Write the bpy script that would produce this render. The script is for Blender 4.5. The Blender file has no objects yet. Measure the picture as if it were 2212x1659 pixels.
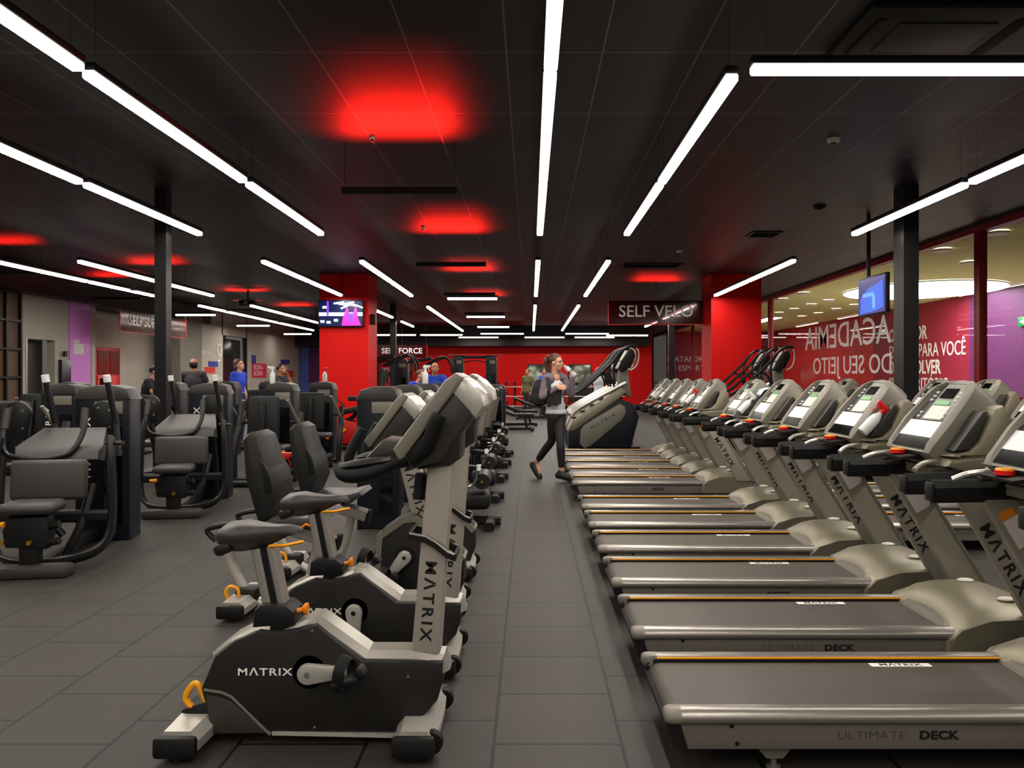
import bpy, bmesh, math, random
from mathutils import Vector, Matrix, Euler
random.seed(7)
R = math.radians
scene = bpy.context.scene
COL = scene.collection

# ---------------------------------------------------------------- camera, world, exposure
EYE = 1.45                       # eye height, metres
cam_data = bpy.data.cameras.new('camera')
cam = bpy.data.objects.new('camera', cam_data)
COL.objects.link(cam)
cam.location = (0, 0, EYE)
cam.rotation_euler = (R(90), 0, 0)
cam_data.sensor_width = 36
cam_data.lens = 28.48
cam_data.shift_x = -40 / 2212
cam_data.shift_y = -14.5 / 2212
cam_data.clip_start = 0.05
cam_data.clip_end = 300
scene.camera = cam
world = bpy.data.worlds.new('world')
scene.world = world
world.use_nodes = True
world.node_tree.nodes['Background'].inputs[0].default_value = (0.9, 0.85, 0.8, 1)
world.node_tree.nodes['Background'].inputs[1].default_value = 0.12
scene.view_settings.view_transform = 'Standard'
scene.view_settings.look = 'None'
scene.view_settings.exposure = 0.0
scene.view_settings.gamma = 1.0
scene.view_settings.use_curve_mapping = False
try:
    scene.cycles.max_bounces = 6
    scene.cycles.diffuse_bounces = 3
    scene.cycles.glossy_bounces = 3
    scene.cycles.transmission_bounces = 3
    scene.cycles.transparent_max_bounces = 10
    scene.cycles.caustics_reflective = False
    scene.cycles.caustics_refractive = False
    scene.cycles.sample_clamp_indirect = 4.0
except Exception:
    pass
TUBE = 72.0                      # radiance of the white linear lights

# ---------------------------------------------------------------- materials
def lin(c):
    return tuple(((v / 255) / 12.92 if v <= 10 else (((v / 255) + 0.055) / 1.055) ** 2.4) for v in c)

MATS = {}
def mat(name, rgb, rough=0.5, metal=0.0, var=0.08, scale=30.0, emit=0.0, spec=0.5, bump=0.0, coat=0.0):
    """procedural material: principled with a little noise in colour (and bump)"""
    if name in MATS:
        return MATS[name]
    m = bpy.data.materials.new(name)
    m.use_nodes = True
    nt = m.node_tree
    b = nt.nodes['Principled BSDF']
    c = lin(rgb)
    b.inputs['Roughness'].default_value = rough
    b.inputs['Metallic'].default_value = metal
    b.inputs['Specular IOR Level'].default_value = spec
    if coat:
        b.inputs['Coat Weight'].default_value = coat
        b.inputs['Coat Roughness'].default_value = 0.1
    if emit:
        b.inputs['Base Color'].default_value = (*c, 1)
        b.inputs['Emission Color'].default_value = (*c, 1)
        b.inputs['Emission Strength'].default_value = emit
    else:
        tc = nt.nodes.new('ShaderNodeTexCoord')
        nz = nt.nodes.new('ShaderNodeTexNoise')
        nz.inputs['Scale'].default_value = scale
        nz.inputs['Detail'].default_value = 3
        nt.links.new(tc.outputs['Object'], nz.inputs['Vector'])
        mx = nt.nodes.new('ShaderNodeMix')
        mx.data_type = 'RGBA'
        mx.inputs[6].default_value = (*[v * (1 - var) for v in c], 1)
        mx.inputs[7].default_value = (*[min(1, v * (1 + var)) for v in c], 1)
        nt.links.new(nz.outputs['Fac'], mx.inputs[0])
        nt.links.new(mx.outputs[2], b.inputs['Base Color'])
        if bump:
            bp = nt.nodes.new('ShaderNodeBump')
            bp.inputs['Strength'].default_value = bump
            bp.inputs['Distance'].default_value = 0.002
            nt.links.new(nz.outputs['Fac'], bp.inputs['Height'])
            nt.links.new(bp.outputs[0], b.inputs['Normal'])
    MATS[name] = m
    return m

BLACK = mat('black_powder_coat', (22, 22, 24), 0.38, spec=0.32)
SATIN = mat('black_plastic', (21, 21, 22), 0.5, spec=0.3)
RUBBER = mat('black_rubber', (17, 17, 18), 0.62, spec=0.25, bump=0.2, scale=200)
VINYL = mat('grey_vinyl', (62, 58, 58), 0.42, spec=0.35, bump=0.25, scale=150)
VINYLD = mat('dark_vinyl', (33, 32, 32), 0.45, spec=0.3, bump=0.2, scale=150)
SILVER = mat('silver_paint', (190, 186, 178), 0.32, 0.35, var=0.03)
CHAMP = mat('champagne_paint', (136, 129, 110), 0.4, 0.4, var=0.03)
FRAME = mat('frame_silver', (168, 163, 155), 0.34, 0.5, var=0.03)
MAST = mat('warm_silver_mast', (178, 170, 160), 0.36, 0.3, var=0.03)
ALU = mat('brushed_aluminium', (200, 195, 190), 0.34, 0.8, var=0.05)
CHROME = mat('chrome', (225, 225, 225), 0.12, 1.0, var=0.01)
GREYP = mat('grey_plastic', (120, 115, 104), 0.45, var=0.03)
GREYD = mat('dark_grey_plastic', (54, 52, 49), 0.45, spec=0.35, var=0.04)
RAIL = mat('rail_grey_metal', (148, 142, 136), 0.3, 0.6, var=0.03)
SIDEP = mat('side_panel_grey', (118, 111, 104), 0.42, 0.3, var=0.04)
UPR = mat('upright_grey_paint', (152, 147, 136), 0.4, 0.3, var=0.03)
BELT = mat('treadmill_belt', (70, 63, 56), 0.62, var=0.12, scale=6, bump=0.1)
ORANGE = mat('orange_plastic', (250, 140, 12), 0.4, var=0.03)
YELLOW = mat('yellow_orange_plastic', (253, 168, 14), 0.38, var=0.03)
REDM = mat('red_paint', (206, 20, 18), 0.45, var=0.04)
REDP = mat('red_plastic', (225, 22, 20), 0.35, var=0.03)
WHITE = mat('white_plastic', (232, 232, 232), 0.4, var=0.02)
OFFWH = mat('off_white_panel', (214, 208, 196), 0.4, var=0.03)
PAPER = mat('white_paper', (230, 222, 222), 0.8, var=0.02)
WRITE_W = mat('white_lettering', (248, 246, 242), 0.5, var=0.02)
WRITE_B = mat('black_lettering', (16, 15, 15), 0.5, var=0.02)
DKGLASS = mat('dark_glass', (8, 8, 10), 0.08, var=0.02)
GREENLCD = mat('green_display', (30, 120, 30), 0.3, emit=0.5)
NAVY = mat('navy_black_cover', (21, 24, 33), 0.4, spec=0.3, var=0.06)
FIXT = mat('light_housing_black', (16, 16, 17), 0.5)
def lamp_mat(name, rgb, k):
    m = bpy.data.materials.new(name); m.use_nodes = True
    nt = m.node_tree; nt.nodes.clear()
    o = nt.nodes.new('ShaderNodeOutputMaterial'); e = nt.nodes.new('ShaderNodeEmission')
    e.inputs[0].default_value = (*rgb, 1); e.inputs[1].default_value = k
    nt.links.new(e.outputs[0], o.inputs[0])
    MATS[name] = m
    return m
TUBEM = lamp_mat('lit_diffuser', (1.0, 0.93, 0.83), TUBE)
TUBESIDE = lamp_mat('lit_diffuser_edge', (1.0, 0.94, 0.85), 2.2)
REDLAMP = lamp_mat('red_lamp', (1.0, 0.02, 0.01), 6.0)
MALLAMP = lamp_mat('mall_lamp', (1.0, 0.98, 0.92), 26.0)
MALLPANEL = lamp_mat('mall_ceiling_panel', (0.95, 1.0, 0.97), 12.0)

# ---------------------------------------------------------------- mesh builder
class MB:
    def __init__(s):
        s.bm = bmesh.new()
    def _tag(s, before):
        return [v for v in s.bm.verts if v not in before]
    def box(s, c, size, bevel=0.0, rot=None, seg=2):
        r = bmesh.ops.create_cube(s.bm, size=1.0)
        vs = r['verts']
        for v in vs:
            v.co = Vector((v.co.x * size[0], v.co.y * size[1], v.co.z * size[2]))
        if bevel:
            es = list({e for v in vs for e in v.link_edges})
            bevel = min(bevel, 0.49 * min(size))
            r2 = bmesh.ops.bevel(s.bm, geom=es, offset=bevel, segments=seg, profile=0.5, affect='EDGES')
            vs = list({v for f in r2['faces'] for v in f.verts} | {v for v in vs if v.is_valid})
        M = Matrix.Translation(Vector(c))
        if rot is not None:
            M = M @ Euler([R(a) for a in rot]).to_matrix().to_4x4()
        for v in vs:
            v.co = M @ v.co
        return s
    def prism(s, pts, y0, y1, bevel=0.0, plane='xz', seg=2):
        """extrude a 2D outline; plane xz along y, xy along z, yz along x"""
        def P(a, b, t):
            return {'xz': (a, t, b), 'xy': (a, b, t), 'yz': (t, a, b)}[plane]
        n = len(pts)
        A = [s.bm.verts.new(P(a, b, y0)) for a, b in pts]
        B = [s.bm.verts.new(P(a, b, y1)) for a, b in pts]
        fs = [s.bm.faces.new(A), s.bm.faces.new(B[::-1])]
        for i in range(n):
            fs.append(s.bm.faces.new((A[i], B[i], B[(i + 1) % n], A[(i + 1) % n])))
        bmesh.ops.recalc_face_normals(s.bm, faces=fs)
        if bevel:
            es = list(set(fs[0].edges) | set(fs[1].edges))
            bmesh.ops.bevel(s.bm, geom=es, offset=bevel, segments=seg, profile=0.5, affect='EDGES')
        return s
    def band(s, top, thick, y0, y1, bevel=0.0, plane='xz'):
        """strip of given thickness hanging under a polyline, extruded"""
        n = len(top); low = []
        for i in range(n):
            a = Vector(top[max(0, i - 1)]); b = Vector(top[min(n - 1, i + 1)])
            d = (b - a).normalized(); nrm = Vector((d.y, -d.x))
            low.append(tuple(Vector(top[i]) + nrm * thick))
        for i in range(n - 1):
            s.prism([top[i], top[i + 1], low[i + 1], low[i]], y0, y1, 0, plane)
        return s
    def tube(s, path, r, n=10, flat=(1, 1), cap=True, smooth=0, closed=False, up=None):
        pts = [Vector(p) for p in path]
        rs = list(r) if isinstance(r, (list, tuple)) else [r] * len(pts)
        if smooth:
            pts, rs = catmull(pts, rs, smooth, closed)
        m = len(pts); rings = []
        def tang(i):
            if closed:
                return (pts[(i + 1) % m] - pts[i - 1]).normalized()
            return (pts[min(m - 1, i + 1)] - pts[max(0, i - 1)]).normalized()
        t = tang(0)
        u = Vector(up) if up is not None else (Vector((0, 0, 1)) if abs(t.z) < 0.95 else Vector((0, 1, 0)))
        u = (u - t * u.dot(t)).normalized()
        for i in range(m):
            t = tang(i)
            u = (u - t * u.dot(t))
            u = u.normalized() if u.length > 1e-6 else t.orthogonal().normalized()
            w = t.cross(u)
            rings.append([s.bm.verts.new(pts[i] + (w * math.cos(2 * math.pi * k / n) * flat[0] + u * math.sin(2 * math.pi * k / n) * flat[1]) * rs[i]) for k in range(n)])
        rng = range(m) if closed else range(m - 1)
        for i in rng:
            a, b = rings[i], rings[(i + 1) % m]
            for k in range(n):
                s.bm.faces.new((a[k], a[(k + 1) % n], b[(k + 1) % n], b[k]))
        if cap and not closed:
            s.bm.faces.new(rings[0][::-1]); s.bm.faces.new(rings[-1])
        return s
    def bar(s, path, w, h, bevel=0.0, smooth=0, up=None):
        """rectangular section sweep"""
        pts = [Vector(p) for p in path]
        if smooth:
            pts, _ = catmull(pts, [1] * len(pts), smooth, False)
        m = len(pts); rings = []
        t = (pts[1] - pts[0]).normalized()
        u = Vector(up) if up is not None else (Vector((0, 0, 1)) if abs(t.z) < 0.95 else Vector((1, 0, 0)))
        c = min(bevel, 0.45 * min(w, h)) if bevel else 0
        if c:
            prof = [(-w/2 + c, -h/2), (w/2 - c, -h/2), (w/2, -h/2 + c), (w/2, h/2 - c), (w/2 - c, h/2), (-w/2 + c, h/2), (-w/2, h/2 - c), (-w/2, -h/2 + c)]
        else:
            prof = [(-w/2, -h/2), (w/2, -h/2), (w/2, h/2), (-w/2, h/2)]
        for i in range(m):
            t = (pts[min(m - 1, i + 1)] - pts[max(0, i - 1)]).normalized()
            uu = (u - t * u.dot(t)).normalized(); ww = t.cross(uu)
            rings.append([s.bm.verts.new(pts[i] + ww * a + uu * b) for a, b in prof])
            u = uu
        k = len(prof)
        for i in range(m - 1):
            for j in range(k):
                s.bm.faces.new((rings[i][j], rings[i][(j + 1) % k], rings[i + 1][(j + 1) % k], rings[i + 1][j]))
        s.bm.faces.new(rings[0][::-1]); s.bm.faces.new(rings[-1])
        return s
    def cyl(s, a, b, r, n=16, r2=None):
        return s.tube([a, b], [r, r if r2 is None else r2], n)
    def ell(s, c, rad, n=16, m=10, rot=None):
        r = bmesh.ops.create_uvsphere(s.bm, u_segments=n, v_segments=m, radius=1.0)
        M = Matrix.Translation(Vector(c))
        if rot is not None:
            M = M @ Euler([R(a) for a in rot]).to_matrix().to_4x4()
        for v in r['verts']:
            v.co = M @ Vector((v.co.x * rad[0], v.co.y * rad[1], v.co.z * rad[2]))
        return s
    def loft(s, rings, cap=True, closed=True):
        V = [[s.bm.verts.new(p) for p in ring] for ring in rings]
        n = len(V[0])
        for a, b in zip(V[:-1], V[1:]):
            for k in range(n if closed else n - 1):
                s.bm.faces.new((a[k], a[(k + 1) % n], b[(k + 1) % n], b[k]))
        if cap:
            s.bm.faces.new(V[0][::-1]); s.bm.faces.new(V[-1])
        return s
    def lathe(s, prof, c=(0, 0, 0), n=20, axis='z'):
        def P(r, h, a):
            x, y = r * math.cos(a), r * math.sin(a)
            v = {'z': (x, y, h), 'y': (x, h, y), 'x': (h, x, y)}[axis]
            return Vector(v) + Vector(c)
        rings = [[P(max(r, 1e-4), h, 2 * math.pi * k / n) for k in range(n)] for r, h in prof]
        return s.loft(rings)
    def move(s, M):
        for v in s.bm.verts: v.co = M @ v.co
        return s
    def mirror_y(s):
        g = bmesh.ops.duplicate(s.bm, geom=s.bm.verts[:] + s.bm.edges[:] + s.bm.faces[:])['geom']
        for v in [x for x in g if isinstance(x, bmesh.types.BMVert)]: v.co.y = -v.co.y
        return s
    def build(s, name, material, parent=None, angle=38, loc=None, label=None):
        bmesh.ops.recalc_face_normals(s.bm, faces=s.bm.faces[:])
        me = bpy.data.meshes.new(name)
        s.bm.to_mesh(me); s.bm.free()
        me.polygons.foreach_set('use_smooth', [True] * len(me.polygons))
        try: me.set_sharp_from_angle(angle=R(angle))
        except Exception: pass
        for mm in (material if isinstance(material, (list, tuple)) else [material]): me.materials.append(mm)
        o = bpy.data.objects.new(name, me)
        COL.objects.link(o)
        if parent is not None: o.parent = parent
        if loc is not None: o.location = loc
        if label: o['label'] = label
        return o

def catmull(pts, rs, k, closed=False):
    n = len(pts); out = []; ro = []
    rng = range(n) if closed else range(n - 1)
    for i in rng:
        if closed: p0, p1, p2, p3 = pts[i - 1], pts[i], pts[(i + 1) % n], pts[(i + 2) % n]
        else: p0, p1, p2, p3 = pts[max(0, i - 1)], pts[i], pts[i + 1], pts[min(n - 1, i + 2)]
        for j in range(k):
            t = j / k
            out.append(0.5 * ((2 * p1) + (p2 - p0) * t + (2 * p0 - 5 * p1 + 4 * p2 - p3) * t * t + (3 * p1 - p0 - 3 * p2 + p3) * t ** 3))
            ro.append(rs[i] + (rs[(i + 1) % n] - rs[i]) * t)
    if not closed:
        out.append(pts[-1]); ro.append(rs[-1])
    return out, ro

def thing(name, label, cat, loc=(0, 0, 0), rz=0, group=None):
    o = bpy.data.objects.new(name, None)
    o.empty_display_size = 0.1
    COL.objects.link(o)
    o.location = loc; o.rotation_euler = (0, 0, R(rz))
    o['label'] = label; o['category'] = cat
    if group: o['group'] = group
    return o
def tag(o, label, cat, group=None, kind=None):
    o['label'] = label; o['category'] = cat
    if group: o['group'] = group
    if kind: o['kind'] = kind
    return o
def struct(o):
    o['kind'] = 'structure'
    return o
def dup(root, loc, rz=None, label=None, group=None):
    kids = {}
    for o in list(COL.objects):
        if o.parent: kids.setdefault(o.parent, []).append(o)
    def cp(o, par):
        c = o.copy(); COL.objects.link(c)
        if par is not None: c.parent = par
        for k in kids.get(o, []): cp(k, c)
        return c
    r = cp(root, None)
    r.location = loc
    if rz is not None: r.rotation_euler = (0, 0, R(rz))
    if label: r['label'] = label
    if group: r['group'] = group
    return r
def text(name, s, size, material, parent=None, M=None, extrude=0.0015, sx=1.0, align='CENTER', spacing=1.0, bold=0.0):
    c = bpy.data.curves.new(name, 'FONT')
    c.body = s; c.size = size; c.extrude = extrude; c.align_x = align; c.align_y = 'CENTER'
    c.space_character = spacing; c.offset = bold; c.resolution_u = 3
    t = bpy.data.objects.new(name + '_tmp', c)
    COL.objects.link(t)
    dg = bpy.context.evaluated_depsgraph_get()
    me = bpy.data.meshes.new_from_object(t.evaluated_get(dg))
    bpy.data.objects.remove(t); bpy.data.curves.remove(c)
    me.transform(Matrix.Scale(sx, 4, (1, 0, 0)))
    if M is not None: me.transform(M)
    me.name = name
    me.materials.clear(); me.materials.append(material)
    o = bpy.data.objects.new(name, me)
    COL.objects.link(o)
    if parent is not None: o.parent = parent
    return o
def frame3(origin, xdir, ydir):
    """matrix that lays text (in its own xy plane) on a face: xdir = reading direction, ydir = up of the letters"""
    x = Vector(xdir).normalized(); y = Vector(ydir).normalized(); z = x.cross(y)
    M = Matrix(((x.x, y.x, z.x, origin[0]), (x.y, y.y, z.y, origin[1]), (x.z, y.z, z.z, origin[2]), (0, 0, 0, 1)))
    return M
def at(px, py, d):
    """point of the place seen at a photograph position, d metres into the hall"""
    return ((px - 1146) / 1750 * d, d, EYE - (py - 815) / 1750 * d)
def xz(px, py, d):
    p = at(px, py, d)
    return (p[0], p[2])
ORD = ['first', 'second', 'third', 'fourth', 'fifth', 'sixth', 'seventh', 'eighth', 'ninth', 'tenth', 'eleventh']

# ================================================================ THE HALL
CEIL = 4.0
def grid_material(name, base, line, sx, sy, ox, oy, w, rough, bumpy=0.0, dark_var=0.12):
    m = bpy.data.materials.new(name); m.use_nodes = True
    nt = m.node_tree; b = nt.nodes['Principled BSDF']
    tc = nt.nodes.new('ShaderNodeTexCoord')
    sep = nt.nodes.new('ShaderNodeSeparateXYZ'); nt.links.new(tc.outputs['Object'], sep.inputs[0])
    def math_(op, a, bb=None):
        n = nt.nodes.new('ShaderNodeMath'); n.operation = op
        for i, v in enumerate((a, bb)):
            if v is None: continue
            if hasattr(v, 'node'): nt.links.new(v, n.inputs[i])
            else: n.inputs[i].default_value = v
        return n.outputs[0]
    def lines(sock, off, step):
        a = math_('SUBTRACT', sock, off); a = math_('DIVIDE', a, step); a = math_('ADD', a, 0.5)
        a = math_('FRACT', a); a = math_('SUBTRACT', a, 0.5); a = math_('ABSOLUTE', a); a = math_('MULTIPLY', a, step)
        return math_('LESS_THAN', a, w)
    f = math_('MAXIMUM', lines(sep.outputs[0], ox, sx), lines(sep.outputs[1], oy, sy))
    nz = nt.nodes.new('ShaderNodeTexNoise'); nz.inputs['Scale'].default_value = 2.5; nz.inputs['Detail'].default_value = 5
    nt.links.new(tc.outputs['Object'], nz.inputs['Vector'])
    mx0 = nt.nodes.new('ShaderNodeMix'); mx0.data_type = 'RGBA'
    mx0.inputs[6].default_value = (*[v * (1 - dark_var) for v in base], 1); mx0.inputs[7].default_value = (*[v * (1 + dark_var) for v in base], 1)
    nt.links.new(nz.outputs['Fac'], mx0.inputs[0])
    mx = nt.nodes.new('ShaderNodeMix'); mx.data_type = 'RGBA'
    mx.inputs[7].default_value = (*line, 1)
    nt.links.new(mx0.outputs[2], mx.inputs[6]); nt.links.new(f, mx.inputs[0])
    nt.links.new(mx.outputs[2], b.inputs['Base Color'])
    b.inputs['Roughness'].default_value = rough
    return m
FLOOR_X, FLOOR_Y = 2.2, 23.0
def floor_material():
    m = bpy.data.materials.new('rubber_tiles'); m.use_nodes = True
    nt = m.node_tree; b = nt.nodes['Principled BSDF']
    tc = nt.nodes.new('ShaderNodeTexCoord')
    # rows run along the hall: u = y, v = x
    sp = nt.nodes.new('ShaderNodeSeparateXYZ'); cb = nt.nodes.new('ShaderNodeCombineXYZ')
    nt.links.new(tc.outputs['Object'], sp.inputs[0]); nt.links.new(sp.outputs[1], cb.inputs[0]); nt.links.new(sp.outputs[0], cb.inputs[1])
    mp = nt.nodes.new('ShaderNodeMapping'); mp.inputs['Location'].default_value = (FLOOR_Y - 3.476, -FLOOR_X - 0.18, 0)
    nt.links.new(cb.outputs[0], mp.inputs[0])
    br = nt.nodes.new('ShaderNodeTexBrick')
    br.offset = 0.56; br.inputs['Scale'].default_value = 1.0
    br.inputs['Brick Width'].default_value = 0.505; br.inputs['Row Height'].default_value = 0.505
    br.inputs['Mortar Size'].default_value = 0.0075; br.inputs['Mortar Smooth'].default_value = 0.1
    br.inputs['Bias'].default_value = -0.1
    br.inputs['Color1'].default_value = (0.035, 0.030, 0.026, 1); br.inputs['Color2'].default_value = (0.028, 0.024, 0.021, 1)
    br.inputs['Mortar'].default_value = (0.0015, 0.0013, 0.0012, 1)
    nt.links.new(mp.outputs[0], br.inputs[0])
    nz = nt.nodes.new('ShaderNodeTexNoise'); nz.inputs['Scale'].default_value = 1.3; nz.inputs['Detail'].default_value = 6
    nt.links.new(tc.outputs['Object'], nz.inputs['Vector'])
    rmp = nt.nodes.new('ShaderNodeMapRange'); rmp.inputs[3].default_value = 0.8; rmp.inputs[4].default_value = 1.2
    nt.links.new(nz.outputs['Fac'], rmp.inputs[0])
    vm = nt.nodes.new('ShaderNodeMix'); vm.data_type = 'RGBA'; vm.blend_type = 'MULTIPLY'; vm.inputs[0].default_value = 1
    nt.links.new(br.outputs['Color'], vm.inputs[6]); nt.links.new(rmp.outputs[0], vm.inputs[7])
    nt.links.new(vm.outputs[2], b.inputs['Base Color'])
    b.inputs['Roughness'].default_value = 0.58
    b.inputs['Specular IOR Level'].default_value = 0.3
    fine = nt.nodes.new('ShaderNodeTexNoise'); fine.inputs['Scale'].default_value = 180
    nt.links.new(tc.outputs['Object'], fine.inputs['Vector'])
    bp = nt.nodes.new('ShaderNodeBump'); bp.inputs['Strength'].default_value = 0.25; bp.inputs['Distance'].default_value = 0.002
    nt.links.new(fine.outputs['Fac'], bp.inputs['Height']); nt.links.new(bp.outputs[0], b.inputs['Normal'])
    return m
FLOORM = floor_material()
CEILM = grid_material('dark_ceiling_panels', (0.011, 0.0092, 0.0105), (0.2, 0.18, 0.165), 0.757, 1.47, -0.19, 6.36, 0.0065, 0.5)
REDW = mat('red_wall_paint', (218, 15, 11), 0.6, var=0.03, scale=3, spec=0.2)
GREYW = mat('grey_wall_paint', (186, 178, 166), 0.7, var=0.05, scale=2)
GREYW2 = mat('mid_grey_wall_paint', (128, 122, 114), 0.7, var=0.05, scale=2)
PURPLE = mat('lilac_wall_paint', (222, 142, 230), 0.65, var=0.03, scale=3)
DARKW = mat('dark_wall_paint', (34, 31, 33), 0.6, var=0.08, scale=3)
BLUEW = mat('blue_wall_paint', (84, 98, 178), 0.6, var=0.03, scale=3)
WINE = mat('dark_red_frame', (150, 14, 18), 0.4, var=0.05)

struct(MB().box((-2.2, 23.0, -0.05), (19.6, 56, 0.1)).build('floor', FLOORM))
struct(MB().box((-2.2, 23.0, CEIL + 0.05), (19.6, 56, 0.1)).build('ceiling', CEILM))
# back wall, red, with a dark bulkhead over it
struct(MB().box((-2.95, 42.1, 1.55), (18.1, 0.2, 3.1)).build('wall_back', REDW))
struct(MB().box((-2.95, 41.7, 3.52), (18.1, 0.9, 0.95)).build('trim_1', DARKW))
struct(MB().box((6.2, 46.0, 2.0), (0.2, 8.0, 4.0)).build('wall_return', REDW))
struct(MB().box((6.9, 50.1, 2.0), (1.4, 0.2, 4.0)).build('wall_end', WINE))
# left wall: a first stretch with a dark doorway, the lilac stripe, a recess, then a long stretch
lw = MB()
lw.box((-12.1, 17.6, 2.0), (0.2, 3.3, 4.0)).box((-12.1, 19.85, 3.2), (0.2, 1.2, 1.65)).box((-12.1, 20.75, 2.0), (0.2, 0.62, 4.0)).box((-12.1, 7, 2.0), (0.2, 18, 4.0))
lw.box((-12.5, 22.25, 2.0), (1.0, 0.2, 4.0)).box((-13.0, 26, 2.0), (0.2, 7.5, 4.0))
struct(lw.build('wall_left', GREYW))
struct(MB().box((-11.99, 21.55, 1.72), (0.04, 1.0, 3.44)).build('wall_left_stripe', PURPLE))
struct(MB().box((-12.45, 23.8, 3.72), (1.0, 13, 0.56)).build('trim_2', DARKW))
struct(MB().box((-11.9, 16, 3.72), (0.5, 12.5, 0.56)).build('trim_3', DARKW))
lw = MB()
lw.box((-12.1, 30.4, 2.0), (0.2, 2.4, 4.0)).box((-12.5, 29.2, 2.0), (0.8, 0.2, 4.0)).box((-12.1, 38.2, 2.0), (0.2, 8.0, 4.0)).box((-12.1, 32.9, 3.55), (0.2, 2.8, 0.9)).box((-13.2, 33, 2.0), (0.1, 4.0, 4.0))
struct(lw.build('wall_left_rear', GREYW))
struct(MB().box((-11.95, 28.2, 1.8), (0.3, 1.8, 3.6)).build('wall_left_pier', GREYW2))
struct(MB().box((-11.72, 42.0 - 0.03, 1.6), (0.5, 0.1, 3.2)).build('wall_back_stripe', BLUEW))
struct(MB().box((-11.2, 42.0 - 0.03, 1.6), (0.5, 0.1, 3.2)).build('wall_back_panel', mat('plum_wall_paint', (92, 20, 84), 0.6)))
# doors in the left wall
d = struct(MB().box((-12.35, 19.85, 1.19), (0.06, 1.2, 2.38), 0.01).build('door_1', mat('dark_door', (44, 44, 40), 0.5)))
MB().box((-12.05, 19.27, 1.19), (0.14, 0.05, 2.38)).build('door_frame', ALU, d)
MB().tube([(-12.3, 19.6, 1.0), (-12.27, 19.6, 1.1), (-12.27, 19.6, 1.9), (-12.3, 19.6, 2.0)], 0.015, 8).build('door_handle', BLACK, d)
d = struct(MB().box((-12.3, 32.9, 1.5), (0.06, 2.7, 3.0), 0.01).build('door_2', mat('dark_glass_door', (40, 38, 42), 0.2)))
MB().box((-12.05, 34.22, 1.55), (0.14, 0.1, 3.1)).build('door_frame', DARKW, d)
# brown timber screen in a black metal frame at the far left
BROWN = mat('brown_timber', (92, 66, 50), 0.6, var=0.2, scale=5)
s_ = thing('timber_screen', 'brown timber screen in a black metal grid beside the dark doorway', 'screen', (-11.8, 17.6, 0))
MB().box((-0.06, 0.6, 1.75), (0.03, 1.1, 3.4)).build('timber_panel', BROWN, s_)
MB().box((-0.06, -1.0, 1.6), (0.03, 1.9, 3.1)).build('red_panel', REDM, s_)
f = MB()
for yy in (-1.9, -0.05, 0.1, 0.62, 1.15): f.box((0, yy, 1.75), (0.06, 0.06, 3.5))
for zz in (0.04, 0.75, 1.45, 2.1, 2.75, 3.4): f.box((0, -0.38, zz), (0.05, 3.1, 0.05))
f.build('metal_frame', BLACK, s_)
# fire cabinet with upper glass, on the recess wall
fc = thing('fire_cabinet', 'tall red fire hose cabinet with two upper glass panes on the grey wall', 'cabinet', (-12.85, 24.55, 0))
MB().box((0, 0, 1.2), (0.12, 1.4, 2.3), 0.01).build('cabinet_body', REDM, fc)
for sy in (-0.34, 0.34):
    dd = MB().box((0.07, sy, 0.8), (0.03, 0.62, 1.4), 0.008).build('door', REDP, fc)
    MB().box((0.07, sy, 1.9), (0.02, 0.58, 0.72)).build('glass_pane', mat('reddish_glass', (120, 40, 38), 0.25), fc)
MB().box((0.09, -0.36, 1.05), (0.02, 0.36, 0.75)).build('dark_window', DKGLASS, fc)
# columns: two red square columns and four slim black posts
def column(name, x0, x1, y0, y1, m, label, top=CEIL):
    o = MB().box(((x0 + x1) / 2, (y0 + y1) / 2, top / 2), (x1 - x0, y1 - y0, top)).build(name, m)
    struct(o); o['label'] = label
    return o
column('column', -5.21, -4.0, 20.0, 21.1, REDW, 'red square column carrying the television')
column('column', 4.46, 5.70, 20.0, 21.1, REDW, 'red square column behind the stair climbers')
column('post', -5.06, -4.905, 10.9, 11.07, BLACK, 'slim black post left of the aisle, near')
column('post', 4.93, 5.13, 10.7, 11.0, BLACK, 'slim black post beside the treadmills, near')
column('post', -4.86, -4.66, 28.0, 28.2, BLACK, 'slim black post beside the red column, far')
column('post', 4.78, 4.98, 28.0, 28.2, BLACK, 'slim black post behind the hanging sign, far')
# magenta led strips on the red column edge
# right side: storefront glass with wine red mullions, dark bulkhead above
GX = 7.5
def glass_mat():
    m = bpy.data.materials.new('clear_glass'); m.use_nodes = True
    nt = m.node_tree; nt.nodes.clear()
    o = nt.nodes.new('ShaderNodeOutputMaterial'); mx = nt.nodes.new('ShaderNodeMixShader')
    tr = nt.nodes.new('ShaderNodeBsdfTransparent'); gl = nt.nodes.new('ShaderNodeBsdfGlossy'); fr = nt.nodes.new('ShaderNodeFresnel')
    tr.inputs[0].default_value = (0.9, 0.9, 0.88, 1); gl.inputs['Roughness'].default_value = 0.0
    fr.inputs[0].default_value = 1.35
    ge = nt.nodes.new('ShaderNodeNewGeometry'); iv = nt.nodes.new('ShaderNodeMath'); iv.operation = 'SUBTRACT'; iv.inputs[0].default_value = 1.0
    nt.links.new(ge.outputs['Backfacing'], iv.inputs[1])
    ml = nt.nodes.new('ShaderNodeMath'); ml.operation = 'MULTIPLY'
    nt.links.new(fr.outputs[0], ml.inputs[0]); nt.links.new(iv.outputs[0], ml.inputs[1])
    nt.links.new(ml.outputs[0], mx.inputs[0]); nt.links.new(tr.outputs[0], mx.inputs[1]); nt.links.new(gl.outputs[0], mx.inputs[2])
    nt.links.new(mx.outputs[0], o.inputs[0])
    return m
GLASS = glass_mat()
GTOP = 3.86
mull = [7.6, 13.5, 25.3, 37.4, 50.0]
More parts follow.
